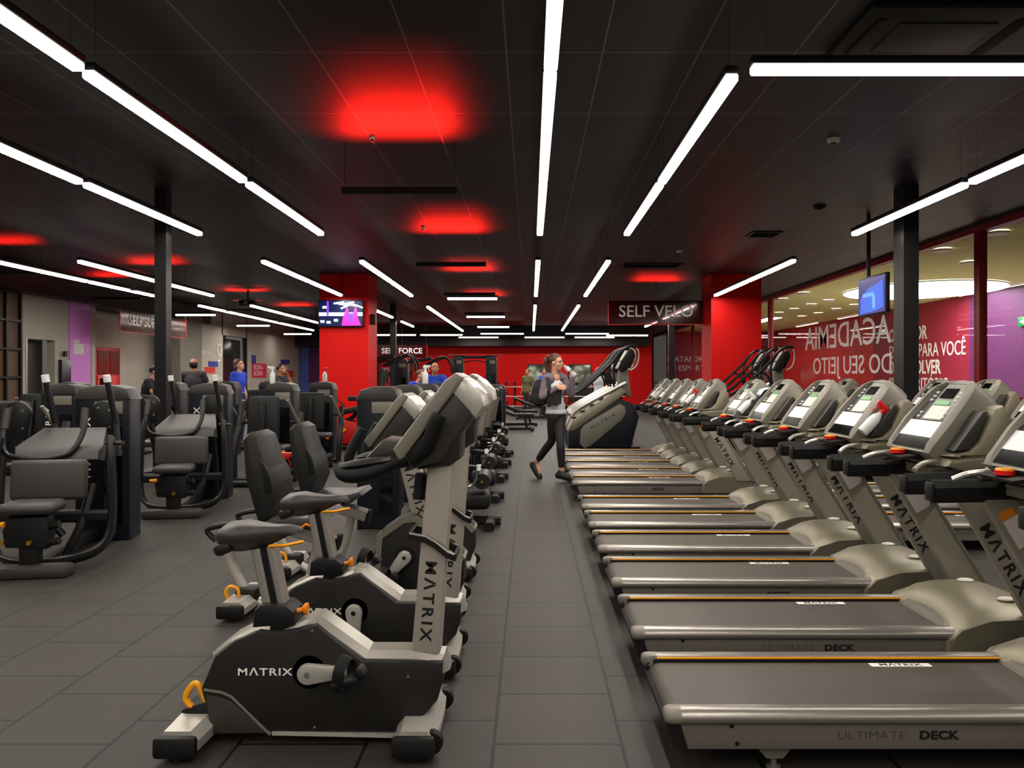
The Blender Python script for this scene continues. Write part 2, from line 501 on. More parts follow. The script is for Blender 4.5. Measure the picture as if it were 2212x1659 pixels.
for i in range(len(mull) - 1):
    a, b_ = mull[i], mull[i + 1]
    w = MB().box((GX, (a + b_) / 2, GTOP / 2), (0.012, b_ - a - 0.16, GTOP)).build('window_%d' % (i + 1), GLASS)
    struct(w)
    MB().box((GX, a, GTOP / 2), (0.14, 0.17, GTOP), 0.01).build('mullion', WINE, w)
    MB().box((GX, (a + b_) / 2, GTOP + 0.05), (0.16, b_ - a, 0.1)).build('top_rail', WINE, w)
    MB().box((GX, (a + b_) / 2, 1.12), (0.05, b_ - a, 0.05)).build('mid_rail', WINE, w)
    MB().box((GX, (a + b_) / 2, 0.06), (0.16, b_ - a, 0.12)).build('sill', WINE, w)
struct(MB().box((GX + 0.05, 0.8, CEIL / 2), (0.2, 13.5, CEIL)).build('wall_right', GREYW2))
struct(MB().box((GX + 0.02, 28.8, 3.99), (0.24, 42.5, 0.06)).build('trim_4', DARKW))
# the shopping mall passage beyond the glass
MWX = 13.6
MALLW = mat('mall_cream_ceiling', (226, 220, 160), 0.8, var=0.02, scale=1)
MALLF = mat('mall_pale_floor', (200, 190, 170), 0.35, var=0.04, scale=1)
MAROON = mat('mall_maroon_hoarding', (150, 30, 56), 0.6, var=0.05, scale=0.6)
MPURP = mat('mall_purple_hoarding', (98, 36, 92), 0.6, var=0.05, scale=0.6)
MRED = mat('mall_red_hoarding', (205, 44, 44), 0.6, var=0.04, scale=0.6)
struct(MB().box((10.7, 28, -0.04), (6.2, 44, 0.08)).build('floor_mall', MALLF))
struct(MB().box((10.7, 28, CEIL + 0.06), (6.2, 44, 0.1)).build('ceiling_mall', MALLW))
struct(MB().box((MWX, 15.5, 2.0), (0.1, 19.0, 4.0)).build('wall_mall_near', MPURP))
struct(MB().box((MWX, 28.5, 2.0), (0.1, 7.0, 4.0)).build('wall_mall_middle', MAROON))
struct(MB().box((MWX, 38.6, 2.0), (0.1, 13.2, 4.0)).build('wall_mall_far', MRED))
struct(MB().box((10.6, 45.3, 2.0), (6.0, 0.1, 4.0)).build('wall_mall_end', MAROON))
pn = MB().box((MWX - 0.08, 16.8, 1.9), (0.05, 2.6, 2.2)).build('wall_panel_poster', mat('mall_rust_panel', (150, 62, 40), 0.6, var=0.06, scale=1))
tag(pn, 'rust red poster panel on the purple hoarding beyond the glass', 'poster')
def wall_text(name, s, size, ya, za, label, sx=1.0, bold=0.0, x=MWX - 0.06):
    # read from inside the gym: facing -X the reading direction is +Y reversed
    o = text(name, s, size, WRITE_W, None, frame3((x, ya, za), (0, -1, 0), (0, 0, 1)), 0.004, sx, 'LEFT', 1.0, bold)
    return tag(o, label, 'lettering')
# right-hand wall as seen from the hall: left of picture is farther away, so text runs from far to near
for s, za, bold, lab in (('O MELHOR', 2.98, 0.012, 'top'), ('ESPAÇO PARA VOCÊ', 2.36, 0.0, 'second'), ('DESENVOLVER', 1.78, 0.012, 'third'), ('SEU TERRITÓRIO', 1.18, 0.0, 'lowest')):
    wall_text('hoarding_lettering', s, 0.66, 30.6, za, lab + ' line of pale lettering on the maroon hoarding beyond the glass', 0.88, bold)
# mirrored white letters stuck on the glass
def glass_text(s, size, y_near, zc, label, sx):
    o = text('window_lettering', s, size, WRITE_W, None, frame3((GX - 0.012, y_near, zc), (0, 1, 0), (0, 0, 1)), 0.002, sx, 'LEFT', 1.0, 0.003)
    return tag(o, label, 'lettering')
glass_text('ACADEMIA', 0.86, 16.85, 2.44, 'upper line of white mirrored letters stuck on the shop glass', 1.22)
glass_text('DO SEU JEITO', 0.60, 16.75, 1.72, 'lower line of white mirrored letters stuck on the shop glass', 1.27)
o = text('hoarding_lettering', 'PLATAFORMA', 0.42, WRITE_W, None, frame3((7.6, 45.2, 2.45), (1, 0, 0), (0, 0, 1)), 0.004, 1.0, 'LEFT')
tag(o, 'pale word on the end hoarding of the mall, behind the far black post', 'lettering')
o = text('hoarding_lettering', 'DE ESPORTES', 0.42, WRITE_W, None, frame3((7.6, 45.2, 1.95), (1, 0, 0), (0, 0, 1)), 0.004, 1.0, 'LEFT')
tag(o, 'second pale line on the end hoarding of the mall, under the upper word', 'lettering')
# mall lights: one big oval panel and recessed downlights
ov = thing('oval_ceiling_light', 'large white oval ceiling panel glowing beyond the shop glass', 'light', (11.4, 23.6, CEIL - 0.02))
pts = [(math.cos(2 * math.pi * k / 48) * 2.05, math.sin(2 * math.pi * k / 48) * 2.5) for k in range(48)]
MB().prism(pts, -0.03, 0.0, 0, 'xy').build('diffuser', MALLPANEL, ov)
pts2 = [(a * 1.02, b_ * 1.02) for a, b_ in pts]
MB().tube([(a, b_, 0.0) for a, b_ in pts2], 0.02, 8, closed=True).build('rim', WHITE, ov)
ml = thing('mall_fill_strip', 'added white ceiling strip brightening the far mall passage', 'light', (10.3, 38.5, CEIL - 0.02))  # extra strip added to brighten the dark end of the mall
MB().box((0, 0, -0.02), (0.5, 9.0, 0.03)).build('diffuser', MALLPANEL, ml)
MB().box((0, 0, 0.0), (0.56, 9.06, 0.03)).build('rim', WHITE, ml)
first = None
for (px, py) in ((2035, 538), (2095, 565), (1736, 632), (1690, 645), (1752, 657), (1790, 648), (1846, 658), (1715, 667), (1683, 675), (1768, 676), (1806, 667), (1732, 683), (2155, 500), (1930, 565)):
    d_ = 2.55 * 1750 / (815 - py); x_ = (px - 1146) / 1750 * d_
    lab = 'recessed round ceiling downlight beyond the shop glass'
    if first is None:
        first = thing('downlight', lab, 'light', (x_, d_, CEIL - 0.01), 0, 'mall ceiling downlights')
        MB().lathe([(0.0, -0.03), (0.15, -0.03), (0.15, 0.0)], n=20).build('lamp', MALLAMP, first)
        MB().lathe([(0.15, -0.04), (0.19, -0.04), (0.19, 0.0), (0.15, 0.0)], n=20).build('trim_ring', WHITE, first)
    else:
        dup(first, (x_, d_, CEIL - 0.01))

# ================================================================ HANGING LINEAR LIGHTS
LZ = 3.44
def make_light(length, name='linear_light'):
    t = thing(name, 'x', 'light')
    MB().box((0, 0, 0.065), (0.09, length, 0.05), 0.004).build('housing', FIXT, t)
    b = MB().box((0, 0, 0.012), (0.088, length - 0.01, 0.056), 0.01, seg=1)
    o = b.build('diffuser', [TUBEM, TUBESIDE], t)
    for p in o.data.polygons: p.material_index = 0 if p.normal.z < -0.9 else 1
    for sy in (-1, 1):
        MB().cyl((0, sy * (length / 2 - 0.1), 0.075), (0, sy * (length / 2 - 0.1), CEIL - LZ), 0.0016, 5).build('cable', FIXT, t)
    return t
_lights = {}
def put_light(length, x, y, rz, label, group):
    key = round(length, 2)
    if key not in _lights:
        o = _lights[key] = make_light(length)
        o.location = (x, y, LZ); o.rotation_euler = (0, 0, R(rz)); o['label'] = label; o['group'] = group
        return o
    return dup(_lights[key], (x, y, LZ), rz, label, group)
rows = [
    (-2.92, 'over the exercise bikes', [[2.34, 5.24], [5.34, 8.24], [8.40, 11.30]], [[14.0, 16.9], [17.0, 19.9]], [[23.0, 25.9], [26.0, 28.9], [29.0, 31.9], [32.0, 34.9]]),
    (-4.62, 'passing the left post', [[2.34, 5.24], [5.40, 8.30], [8.42, 11.32]], [[14.0, 16.9], [17.0, 19.75]], [[24.2, 27.1], [29.0, 31.9]]),
    (0.13, 'over the open aisle', [[2.34, 5.24], [5.34, 8.24], [8.40, 11.30]], [[14.0, 16.9], [17.0, 19.9]], [[22.6, 25.5], [25.6, 28.5], [28.6, 31.5], [31.6, 34.5]]),
    (1.345, 'over the treadmill belts', [[5.40, 8.30], [8.42, 11.32]], [[14.0, 16.9], [17.0, 19.9]], [[22.6, 25.5], [25.6, 28.5], [28.6, 31.5], [31.6, 34.5]]),
    (4.52, 'passing the right post', [[2.34, 5.24], [5.40, 8.30], [8.42, 11.32]], [[13.9, 16.8], [16.9, 19.8]], [[22.6, 25.5], [25.6, 27.6], [29.0, 31.9]]),
    (-7.8, 'second from the left wall', [[5.40, 8.30], [8.42, 11.32]], [[14.0, 16.9], [17.0, 19.9]], [[22.6, 25.5], [25.6, 28.5], [28.6, 31.5], [31.6, 34.5]]),  # near bay tubes added out of view to brighten the left wall
    (-9.25, 'nearest the left wall', [[5.40, 8.30], [8.42, 11.32]], [[14.0, 16.9], [17.0, 19.9]], [[22.6, 25.5], [25.6, 28.5], [28.6, 31.5], [31.6, 34.5]]),  # here too the near bay is an unseen addition lighting that wall
]
for x, where, near, mid, far in rows:
    for bay, segs in (('near', near), ('middle', mid), ('far', far)):
        for k, (a, b_) in enumerate(segs):
            put_light(b_ - a, x, (a + b_) / 2, 0, f'{ORD[k]} tube light, {bay} bay, row {where}', 'linear lights hung along the hall')
put_light(2.9, 2.88, 5.27, 90, 'white tube light hung crosswise, meeting the row over the treadmill belts', 'linear lights hung across the hall')
put_light(2.7, 5.97, 5.27, 90, 'white tube light hung crosswise at the upper right edge of the picture', 'linear lights hung across the hall')
for y, lab in ((20.6, 'nearest'), (26.8, 'second'), (32.2, 'farthest')):
    put_light(1.28, -1.48, y, 90, f'{lab} lit short tube hung crosswise left of the aisle', 'short crosswise lights left of the aisle')
for y, lab in ((26.0, 'nearest'), (31.4, 'second'), (37.4, 'farthest')):
    put_light(1.28, -10.75, y, 90, f'{lab} short tube hung crosswise by the left wall', 'short crosswise lights by the left wall')
for k, (x, y) in enumerate(((-6.4, 38.2), (-4.2, 38.2), (-1.3, 37.2), (2.6, 37.2), (4.6, 38.6), (-2.6, 40.5), (0.7, 40.5), (3.2, 40.5))):
    put_light(2.0, x, y, 90, f'{ORD[k]} tube of the crosswise lights near the red back wall', 'crosswise lights near the back wall')
# the hall goes on behind the camera, with unseen tubes added as fill light
for x, where in ((-4.62, 'left'), (-1.5, 'second'), (1.345, 'third'), (4.52, 'right')):
    for k, y in enumerate((0.6, -2.4, -5.4)):
        put_light(2.9, x, y, 0, f'{ORD[k]} added tube light behind the camera, {where} row', 'added linear lights behind the camera')
struct(MB().box((-2.2, -8.0, CEIL / 2), (19.6, 0.2, CEIL)).build('wall_front', GREYW))
struct(MB().box((-2.2, -6.5, -0.05), (19.6, 3.0, 0.1)).build('floor_front', FLOORM))
struct(MB().box((-2.2, -6.5, CEIL + 0.05), (19.6, 3.0, 0.1)).build('ceiling_front', CEILM))
# dark bars that throw red light up on the ceiling
def red_up(x, y, label, watts=14, lit=True):
    t = thing('red_uplight', label, 'light', (x, y, LZ), 0, 'red ceiling uplights')
    MB().box((0, 0, 0.01), (1.24, 0.09, 0.03), 0.004).box((0, 0.04, 0.045), (1.24, 0.01, 0.05)).box((0, -0.04, 0.045), (1.24, 0.01, 0.05)).build('housing', FIXT, t)
    MB().box((0, 0, 0.031), (1.2, 0.05, 0.008)).build('led_strip', REDLAMP, t)
    for sx in (-1, 1):
        MB().cyl((sx * 0.6, 0, 0.06), (sx * 0.6, 0, CEIL - LZ), 0.003, 6).build('cable', FIXT, t)
    ld = bpy.data.lights.new('red_glow', 'AREA'); ld.shape = 'RECTANGLE'; ld.size = 1.1; ld.size_y = 0.05
    ld.energy = watts; ld.color = (1.0, 0.012, 0.006); ld.spread = R(90)
    lo = bpy.data.objects.new('red_glow', ld); COL.objects.link(lo); lo.parent = t
    lo.location = (0, -0.02, 0.085); lo.rotation_euler = (R(-(180 - 36)), 0, 0)
    return t
red_up(-1.42, 8.8, 'near dark bar throwing red light on the ceiling above the bikes', 38)
red_up(-1.42, 14.5, 'farther dark bar throwing red light on the ceiling', 26)
for k, (x, y) in enumerate(((-1.48, 19.4), (-1.48, 25.4), (-10.1, 15.4), (-8.5, 18.2), (-10.6, 20.5), (-8.5, 24.0), (-8.5, 29.0), (3.4, 21.5))):
    red_up(x, y + 0.3, f'{ORD[k]} small red uplight among the farther rows of tubes', 15)

# ================================================================ TREADMILLS
# local frame: x from the rear roller (0) to the front, y across, z up
def make_treadmill():
    t = thing('treadmill', 'x', 'treadmill')
    dk = MB()
    dk.prism([(0.05, 0.19), (0.02, 0.19), (0.0, 0.17), (0.012, 0.12), (0.05, 0.1), (1.62, 0.1), (1.62, 0.19)], -0.265, 0.265)
    dk.build('deck_body', SATIN, t)
    # walking belt wrapped round the rear roller
    b = MB()
    prof = [(1.66, 0.212)] + [(0.06 + 0.052 * math.cos(a), 0.16 + 0.052 * math.sin(a)) for a in [R(90 + 18 * k) for k in range(11)]] + [(1.66, 0.108)]
    rings = [[(x, y, z) for y in (-0.245, -0.12, 0.0, 0.12, 0.245)] for x, z in prof]
    b.loft(rings, cap=False, closed=False)
    b.build('belt', BELT, t)
    for s in (-1, 1):
        # rounded side rail: trapezoid section with a bright top
        r = MB()
        sec = [(0.258, 0.226), (0.262, 0.236), (0.298, 0.240), (0.325, 0.232), (0.336, 0.214), (0.334, 0.196), (0.322, 0.186), (0.262, 0.19)]
        r.loft([[(x, s * y, z) for y, z in sec] for x in (0.045, 1.56)])
        rr = r.build('side_rail', RAIL, t, angle=50)
        MB().box((0.80, s * 0.2555, 0.2285), (1.5, 0.007, 0.007)).build('accent_strip', YELLOW, rr)
        MB().box((0.80, s * 0.254, 0.2105), (1.53, 0.009, 0.025)).build('shadow_gap', SATIN, rr)
        c = MB()
        c.loft([[(x, s * (0.297 + (y - 0.297) * k), 0.212 + (z - 0.212) * k) for y, z in sec] for x, k in ((-0.012, 0.55), (-0.006, 0.85), (0.01, 1.02), (0.05, 1.04))])
        c.build('end_cap', GREYP, t, angle=60)
        e = MB()
        e.prism([(-0.002, 0.19), (0.045, 0.19), (0.075, 0.095), (0.05, 0.09), (0.02, 0.1)], s * 0.255, s * 0.315)
        e.tube([(0.02, s * 0.268, 0.215), (0.005, s * 0.262, 0.19), (0.02, s * 0.26, 0.13)], 0.008, 6)
        e.build('rear_guard', SATIN, t)
        p = MB()
        p.box((0.83, s * 0.305, 0.14), (1.56, 0.012, 0.098), 0.003)
        sp = p.build('side_panel', SIDEP, t)
        h = MB()
        for x, z in ((0.235, 0.176), (0.255, 0.112)):
            h.cyl((x, s * 0.3105, z), (x, s * 0.312, z), 0.0085, 12)
        h.build('bolt_hole', SATIN, sp)
        txt = MB  # lettering on the outer face
        M = frame3((0.62 if s < 0 else 1.0, s * 0.3125, 0.142), (1, 0, 0) if s < 0 else (-1, 0, 0), (0, 0, 1))
        text('lettering', 'ULTIMATE', 0.042, GREYD, sp, M, 0.0006, 1.25, 'LEFT', 1.05, -0.0012)
        M = frame3((0.62 + 0.3 if s < 0 else 0.7, s * 0.3125, 0.142), (1, 0, 0) if s < 0 else (-1, 0, 0), (0, 0, 1))
        text('lettering', 'DECK', 0.042, WRITE_B, sp, M, 0.0006, 1.25, 'LEFT', 1.05, 0.0018)
        f = MB()
        f.prism([(0.33, 0.092), (0.47, 0.092), (0.43, 0.045), (0.37, 0.045)], s * 0.25, s * 0.285)
        f.cyl((0.4, s * 0.267, 0.0), (0.4, s * 0.267, 0.05), 0.012, 8)
        f.cyl((0.4, s * 0.267, 0.0), (0.4, s * 0.267, 0.012), 0.026, 12)
        f.build('foot', SIDEP, t)
    dc = MB().box((1.09, 0.215, 0.2128), (0.26, 0.04, 0.0012)).build('belt_decal', WRITE_W, t)
    text('lettering', 'MΛTRIX', 0.036, WRITE_B, dc, frame3((1.09, 0.215, 0.2136), (1, 0, 0), (0, 1, 0)), 0.0003, 1.3, 'CENTER', 1.1, 0.001)
    # motor hood: curved shell, its rear edge notched round the belt
    hd = MB()
    xs = [1.50, 1.56, 1.64, 1.74, 1.85, 1.97, 2.06, 2.1]
    top = [0.24, 0.288, 0.322, 0.340, 0.345, 0.335, 0.30, 0.2]
    rings = []
    for x, zt in zip(xs, top):
        ring = []
        for k in range(13):
            y = -0.355 + 0.71 * k / 12
            a = abs(y) / 0.355
            xx = x + {1.50: 0.08, 1.56: 0.06, 1.64: 0.03}.get(x, 0.0) * (1 - a ** 2.0)
            z = zt - 0.035 * a ** 3 - (0.02 if a > 0.98 else 0)
            ring.append((xx, y, z))
        ring += [(ring[-1][0], 0.355, 0.1), (ring[0][0], -0.355, 0.1)]
        rings.append(ring)
    hd.loft(rings)
    hood = hd.build('motor_hood', CHAMP, t, angle=55)
    MB().prism([(1.52, 0.2), (1.56, 0.24), (1.7, 0.285), (1.9, 0.295), (2.05, 0.255), (2.08, 0.1), (1.5, 0.1)], -0.362, 0.362).build('hood_skirt', mat('hood_skirt_olive', (96, 90, 76), 0.5), hood)
    for y in (-0.19, 0.19): MB().ell((1.87, y, 0.345), (0.045, 0.03, 0.012), 16, 8).build('hood_button', OFFWH, hood)
    MB().box((1.98, 0, 0.08), (0.2, 0.6, 0.1), 0.01).build('front_base', SATIN, t)
    for s in (-1, 1):
        MB().cyl((1.98, s * 0.26, 0), (1.98, s * 0.26, 0.04), 0.03, 12).build('foot', SATIN, t)
        # upright: leaning blade with lettering on its outer face
        up = MB()
        up.prism([(1.90, 0.24), (2.09, 0.24), (1.63, 0.98), (1.47, 0.98)], s * 0.325, s * 0.375, 0.012)
        u = up.build('upright', UPR, t)
        lip = MB()
        lip.prism([(2.075, 0.24), (2.098, 0.24), (1.638, 0.98), (1.618, 0.98)], s * 0.318, s * 0.385, 0.004)
        lip.build('edge_trim', GREYP, u)
        dirn = Vector((-0.44, 0, 0.74)).normalized()
        cx, cz = 1.775 - 0.026, 0.60 - 0.0155
        if s < 0:
            M = frame3((cx, -0.3762, cz), -dirn, Vector((0.74, 0, 0.44)).normalized())
        else:
            M = frame3((cx, 0.3762, cz), dirn, Vector((0.74, 0, 0.44)).normalized())
        text('lettering', 'MΛTRIX', 0.076, WRITE_B, u, M, 0.0006, 1.15, 'CENTER', 1.3, 0.002)
        if s > 0:
            st = MB()
            c0 = Vector((1.67, 0.3235, 0.78))
            n1 = dirn; n2 = Vector((0.74, 0, 0.44)).normalized()
            q = [c0 + n1 * a + n2 * b_ for a, b_ in ((-0.08, -0.05), (-0.08, 0.03), (-0.06, 0.055), (0.06, 0.055), (0.06, -0.05))]
            st.prism([(v.x, v.z) for v in q], 0.3225, 0.3245)
            st.build('sticker', PAPER, u)
            q = [c0 + n1 * a + n2 * b_ for a, b_ in ((0.063, -0.05), (0.063, 0.02), (0.1, 0.02), (0.1, -0.05))]
            MB().prism([(v.x, v.z) for v in q], 0.3225, 0.3245).build('sticker_corner', ORANGE, u)
    # handles: padded grips with arms running up to the console
    for s in (-1, 1):
        g = MB()
        g.bar([(1.29, s * 0.35, 0.94), (1.66, s * 0.35, 0.945)], 0.085, 0.1, 0.03)
        gr = g.build('grip', RUBBER, t)
        cc = MB()
        cc.box((1.284, s * 0.35, 0.94), (0.02, 0.07, 0.085), 0.02)
        cc.build('grip_end', SATIN, gr)
        a = MB()
        a.bar([(1.655, s * 0.35, 0.945), (1.78, s * 0.34, 0.955), (1.90, s * 0.30, 0.99)], 0.09, 0.105, 0.03)
        a.bar([(1.60, s * 0.335, 0.99), (1.56, s * 0.3, 1.005), (1.46, s * 0.28, 1.0)], 0.02, 0.02, 0.008)
        a.build('handle_arm', GREYD, t)
        cr = MB()
        cr.tube([(1.36, s * 0.30, 1.0), (1.42, s * 0.27, 1.03), (1.52, s * 0.25, 1.035), (1.62, s * 0.25, 1.0)], 0.013, 8, smooth=4)
        cr.build('pulse_grip', ALU, t)
    cb = MB()
    cb.bar([(1.60, 0, 0.955), (1.62, 0, 0.955)], 0.66, 0.05, 0.015, up=(0, 0, 1))
    cb.prism([(1.72, 0.95), (2.0, 0.99), (2.02, 1.06), (1.80, 1.10), (1.52, 1.055), (1.50, 1.02)], -0.34, 0.34, 0.02)
    cb.build('console_base', CHAMP, t)
    # console: inclined face with a hooded frame, two bottle pods
    fx = Vector((0.27, 0, 0.33)).normalized(); nx = Vector((-0.33, 0, 0.27)).normalized()
    def F(u, v, h):                                            # u up the face, v across, h out of it
        p = Vector((1.46, 0, 1.075)) + fx * u + nx * h
        return (p.x, v, p.z)
    fr = MB()
    rings = []
    for u, wv, hb, ht in ((0.0, 0.235, -0.05, 0.0), (0.04, 0.245, -0.08, 0.02), (0.18, 0.25, -0.13, 0.03), (0.33, 0.228, -0.15, 0.03), (0.40, 0.20, -0.135, 0.028), (0.44, 0.16, -0.12, 0.015), (0.462, 0.10, -0.10, -0.005)):
        rings.append([F(u, -wv, hb), F(u, -wv, ht * 0.4), F(u, -wv + 0.03, ht), F(u, -wv + 0.055, ht), F(u, -wv + 0.065, 0.002), F(u, wv - 0.065, 0.002), F(u, wv - 0.055, ht), F(u, wv - 0.03, ht), F(u, wv, ht * 0.4), F(u, wv, hb), F(u, 0, hb - 0.05)])
    fr.loft(rings)
    con = fr.build('console', GREYP, t, angle=40)
    def panel(name, u0, u1, w0, w1, h, m, par=None, v0=0.0, th=0.008):
        p = MB()
        q = [F(u0, v0 - w0, h), F(u0, v0 + w0, h), F(u1, v0 + w1, h), F(u1, v0 - w1, h)]
        q2 = [(Vector(a) - nx * th)[:] for a in q]
        p.loft([q2, q])
        return p.build(name, m, par or con, label=None)
    panel('lower_panel', 0.085, 0.185, 0.182, 0.182, 0.010, WHITE)
    panel('dark_strip', 0.015, 0.085, 0.172, 0.18, 0.009, DKGLASS)
    panel('face_panel', 0.192, 0.435, 0.182, 0.125, 0.006, SATIN)
    panel('centre_panel', 0.195, 0.43, 0.112, 0.105, 0.007, GREYP, None, -0.02)
    panel('screen', 0.335, 0.40, 0.07, 0.065, 0.010, DKGLASS)
    panel('green_readout', 0.293, 0.318, 0.075, 0.073, 0.010, GREENLCD)
    panel('key_area', 0.2, 0.285, 0.09, 0.09, 0.009, OFFWH, None, -0.02)
    kb = MB()
    for v in (-0.125, 0.125):
        for u in (0.21, 0.235, 0.32, 0.345, 0.37): kb.ell(F(u, v * (1 - max(0, u - 0.3)), 0.008), (0.012, 0.009, 0.009), 10, 6)
    kb.build('key', WHITE, con)
    for s in (-1, 1):
        pod = MB()
        rings = []
        for k in range(9):
            a = R(-80 + 200 * k / 8)
            px_, pz_ = 1.66 + 0.10 * math.cos(a) * 0.9, 1.19 + 0.13 * math.sin(a)
        pod.prism([(1.50, 1.07), (1.56, 1.055), (1.74, 1.06), (1.82, 1.14), (1.815, 1.25), (1.77, 1.315), (1.725, 1.30), (1.655, 1.14), (1.60, 1.095)], s * 0.235, s * 0.345, 0.02)
        p = pod.build('bottle_pod', CHAMP, t)
        MB().prism([(1.535, 1.095), (1.61, 1.10), (1.645, 1.15), (1.70, 1.285), (1.675, 1.285)], s * 0.24, s * 0.335, 0.004).build('pod_pocket', GREYD, p)
    pk = MB()
    pk.lathe([(0.0, 0.0), (0.038, 0.0), (0.038, 0.018), (0.0, 0.018)], (1.425, 0.02, 1.055), 18)
    k_ = pk.build('stop_button', REDP, t)
    MB().lathe([(0.0, 0.018), (0.035, 0.018), (0.031, 0.026), (0.0, 0.029)], (1.425, 0.02, 1.055), 18).build('button_cap', YELLOW, k_)
    MB().prism([(1.38, 1.045), (1.5, 1.06), (1.52, 1.035), (1.40, 1.03)], -0.1, 0.14, 0.008).build('button_shelf', SATIN, t)
    return t
TX = 0.50
tread_y = [3.27, 4.225, 5.18, 6.135, 7.09, 8.045, 9.79, 10.70, 11.60, 12.50, 13.40]
tlab = ['grey treadmill nearest the camera, running out of the picture at right',
        'grey treadmill second from the camera in the long row',
        'grey treadmill third from the camera, spray bottle in its side pod',
        'grey treadmill fourth from the camera in the long row',
        'grey treadmill fifth from the camera in the long row',
        'grey treadmill with blue and white cloth draped over its console, before the gap',
        'grey treadmill just behind the gap in the row, its upright lettering in full view',
        'grey treadmill second behind the gap in the row, red capped bottle on it',
        'grey treadmill third behind the gap in the row',
        'grey treadmill fourth behind the gap in the row',
        'grey treadmill farthest away in the row, next to the stair climber']
tm = make_treadmill()
tm.location = (TX, tread_y[0], 0); tm['label'] = tlab[0]; tm['group'] = 'treadmills in the long row beside the aisle'
for y, lab in zip(tread_y[1:], tlab[1:]):
    dup(tm, (TX, y, 0), 0, lab, 'treadmills in the long row beside the aisle')
for y, lab in ((7.05, 'nearest'), (8.05, 'second'), (9.05, 'third'), (11.7, 'farthest')):
    dup(tm, (2.85, y, 0), 0, f'{lab} treadmill of the second row by the shop glass', 'treadmills of the second row by the glass')

# towel over a console, spray bottles
def spray_bottle(name, label, loc, rz=0, tilt=0, trigger=None, group=None, s=1.0):
    t = thing(name, label, 'bottle', loc, rz, group)
    t.rotation_euler = (0, R(tilt), R(rz)); t.scale = (s, s, s)
    MB().lathe([(0.0, 0.0), (0.038, 0.0), (0.042, 0.01), (0.042, 0.12), (0.036, 0.15), (0.016, 0.185), (0.013, 0.2), (0.0, 0.2)], n=18).build('bottle_body', WHITE, t)
    h = MB()
    h.cyl((0, 0, 0.195), (0, 0, 0.225), 0.018, 14)
    h.prism([(-0.03, 0.215), (0.02, 0.215), (0.07, 0.235), (0.075, 0.26), (-0.02, 0.262), (-0.036, 0.24)], -0.014, 0.014, 0.005)
    h.bar([(0.035, 0, 0.225), (0.05, 0, 0.2), (0.058, 0, 0.17)], 0.014, 0.008, 0.003)
    h.build('trigger_head', trigger or REDP, t)
    return t
for (ty, m_, lab) in ((5.18, None, 'white spray bottle with red head lying in the third treadmill console pod'),
                     (8.045, WHITE, 'white bottle lying in the sixth treadmill console pod, below the cloth'),
                     (10.70, None, 'white spray bottle with red head on the console second behind the gap'),
                     (13.40, WHITE, 'white spray bottle on the farthest treadmill console')):
    spray_bottle('spray_bottle', lab, (TX + 1.50, ty - 0.30, 1.118), 180, -43, m_, None, 0.82)
tw = MB()
rows_ = []
for i, (x, z) in enumerate(((1.675, 1.27), (1.712, 1.325), (1.77, 1.342), (1.815, 1.30), (1.845, 1.24), (1.85, 1.16), (1.85, 1.09))):
    rows_.append([(x + 0.006 * math.sin(3 * k + i), -0.375 + 0.024 * k + 0.004 * math.sin(2 * i), z + 0.005 * math.sin(2.1 * k + i)) for k in range(8)])
tw.loft(rows_, cap=False, closed=False)
o = tw.build('cloth', mat('pale_blue_cloth', (208, 222, 240), 0.9, var=0.1, scale=14), None, loc=(TX, 8.045, 0.0))
m_ = o.modifiers.new('thickness', 'SOLIDIFY'); m_.thickness = 0.006; m_.offset = 1.0
tag(o, 'pale blue and white cloth draped over the sixth treadmill console', 'cloth')

# ================================================================ EXERCISE BIKES
# built in the bike's own vertical plane: x forward (towards the aisle), z up; origin under the middle of the bike
def S(pts, d, x0):
    return [((px - 1146) / 1750 * d - x0, EYE - (py - 815) / 1750 * d) for px, py in pts]
BX = -0.85
def foot_bar(t, x, name='stabiliser', half=0.27, wheels=True, handle=False):
    st = MB()
    st.loft([[(x + a * w, y, z) for a, z in ((-0.082, 0.035), (-0.085, 0.075), (-0.055, 0.112), (0.055, 0.112), (0.085, 0.075), (0.082, 0.035))] for y, w in ((-half + 0.03, 0.9), (-0.08, 1.0), (0.08, 1.0), (half - 0.03, 0.9))])
    b = st.build(name, SILVER, t)
    for s in (-1, 1):
        c = MB()
        c.box((x, s * (half - 0.012), 0.06), (0.166, 0.04, 0.085), 0.018)
        c.cyl((x, s * (half - 0.03), 0), (x, s * (half - 0.03), 0.03), 0.025, 12)
        e = c.build('end_cap', SATIN, b)
        h = MB()
        for dx in (-0.025, 0.025): h.cyl((x + dx, s * (half + 0.0075), 0.066), (x + dx, s * (half + 0.0095), 0.066), 0.011, 12)
        h.build('screw_hole', mat('hole_black', (6, 6, 6), 0.8), e)
        if wheels:
            MB().lathe([(0.0, -0.02), (0.042, -0.02), (0.045, 0.0), (0.042, 0.02), (0.0, 0.02)], (x + 0.065, s * (half - 0.06), 0.06), 18, 'y').build('transport_wheel', RUBBER, b)
    return b
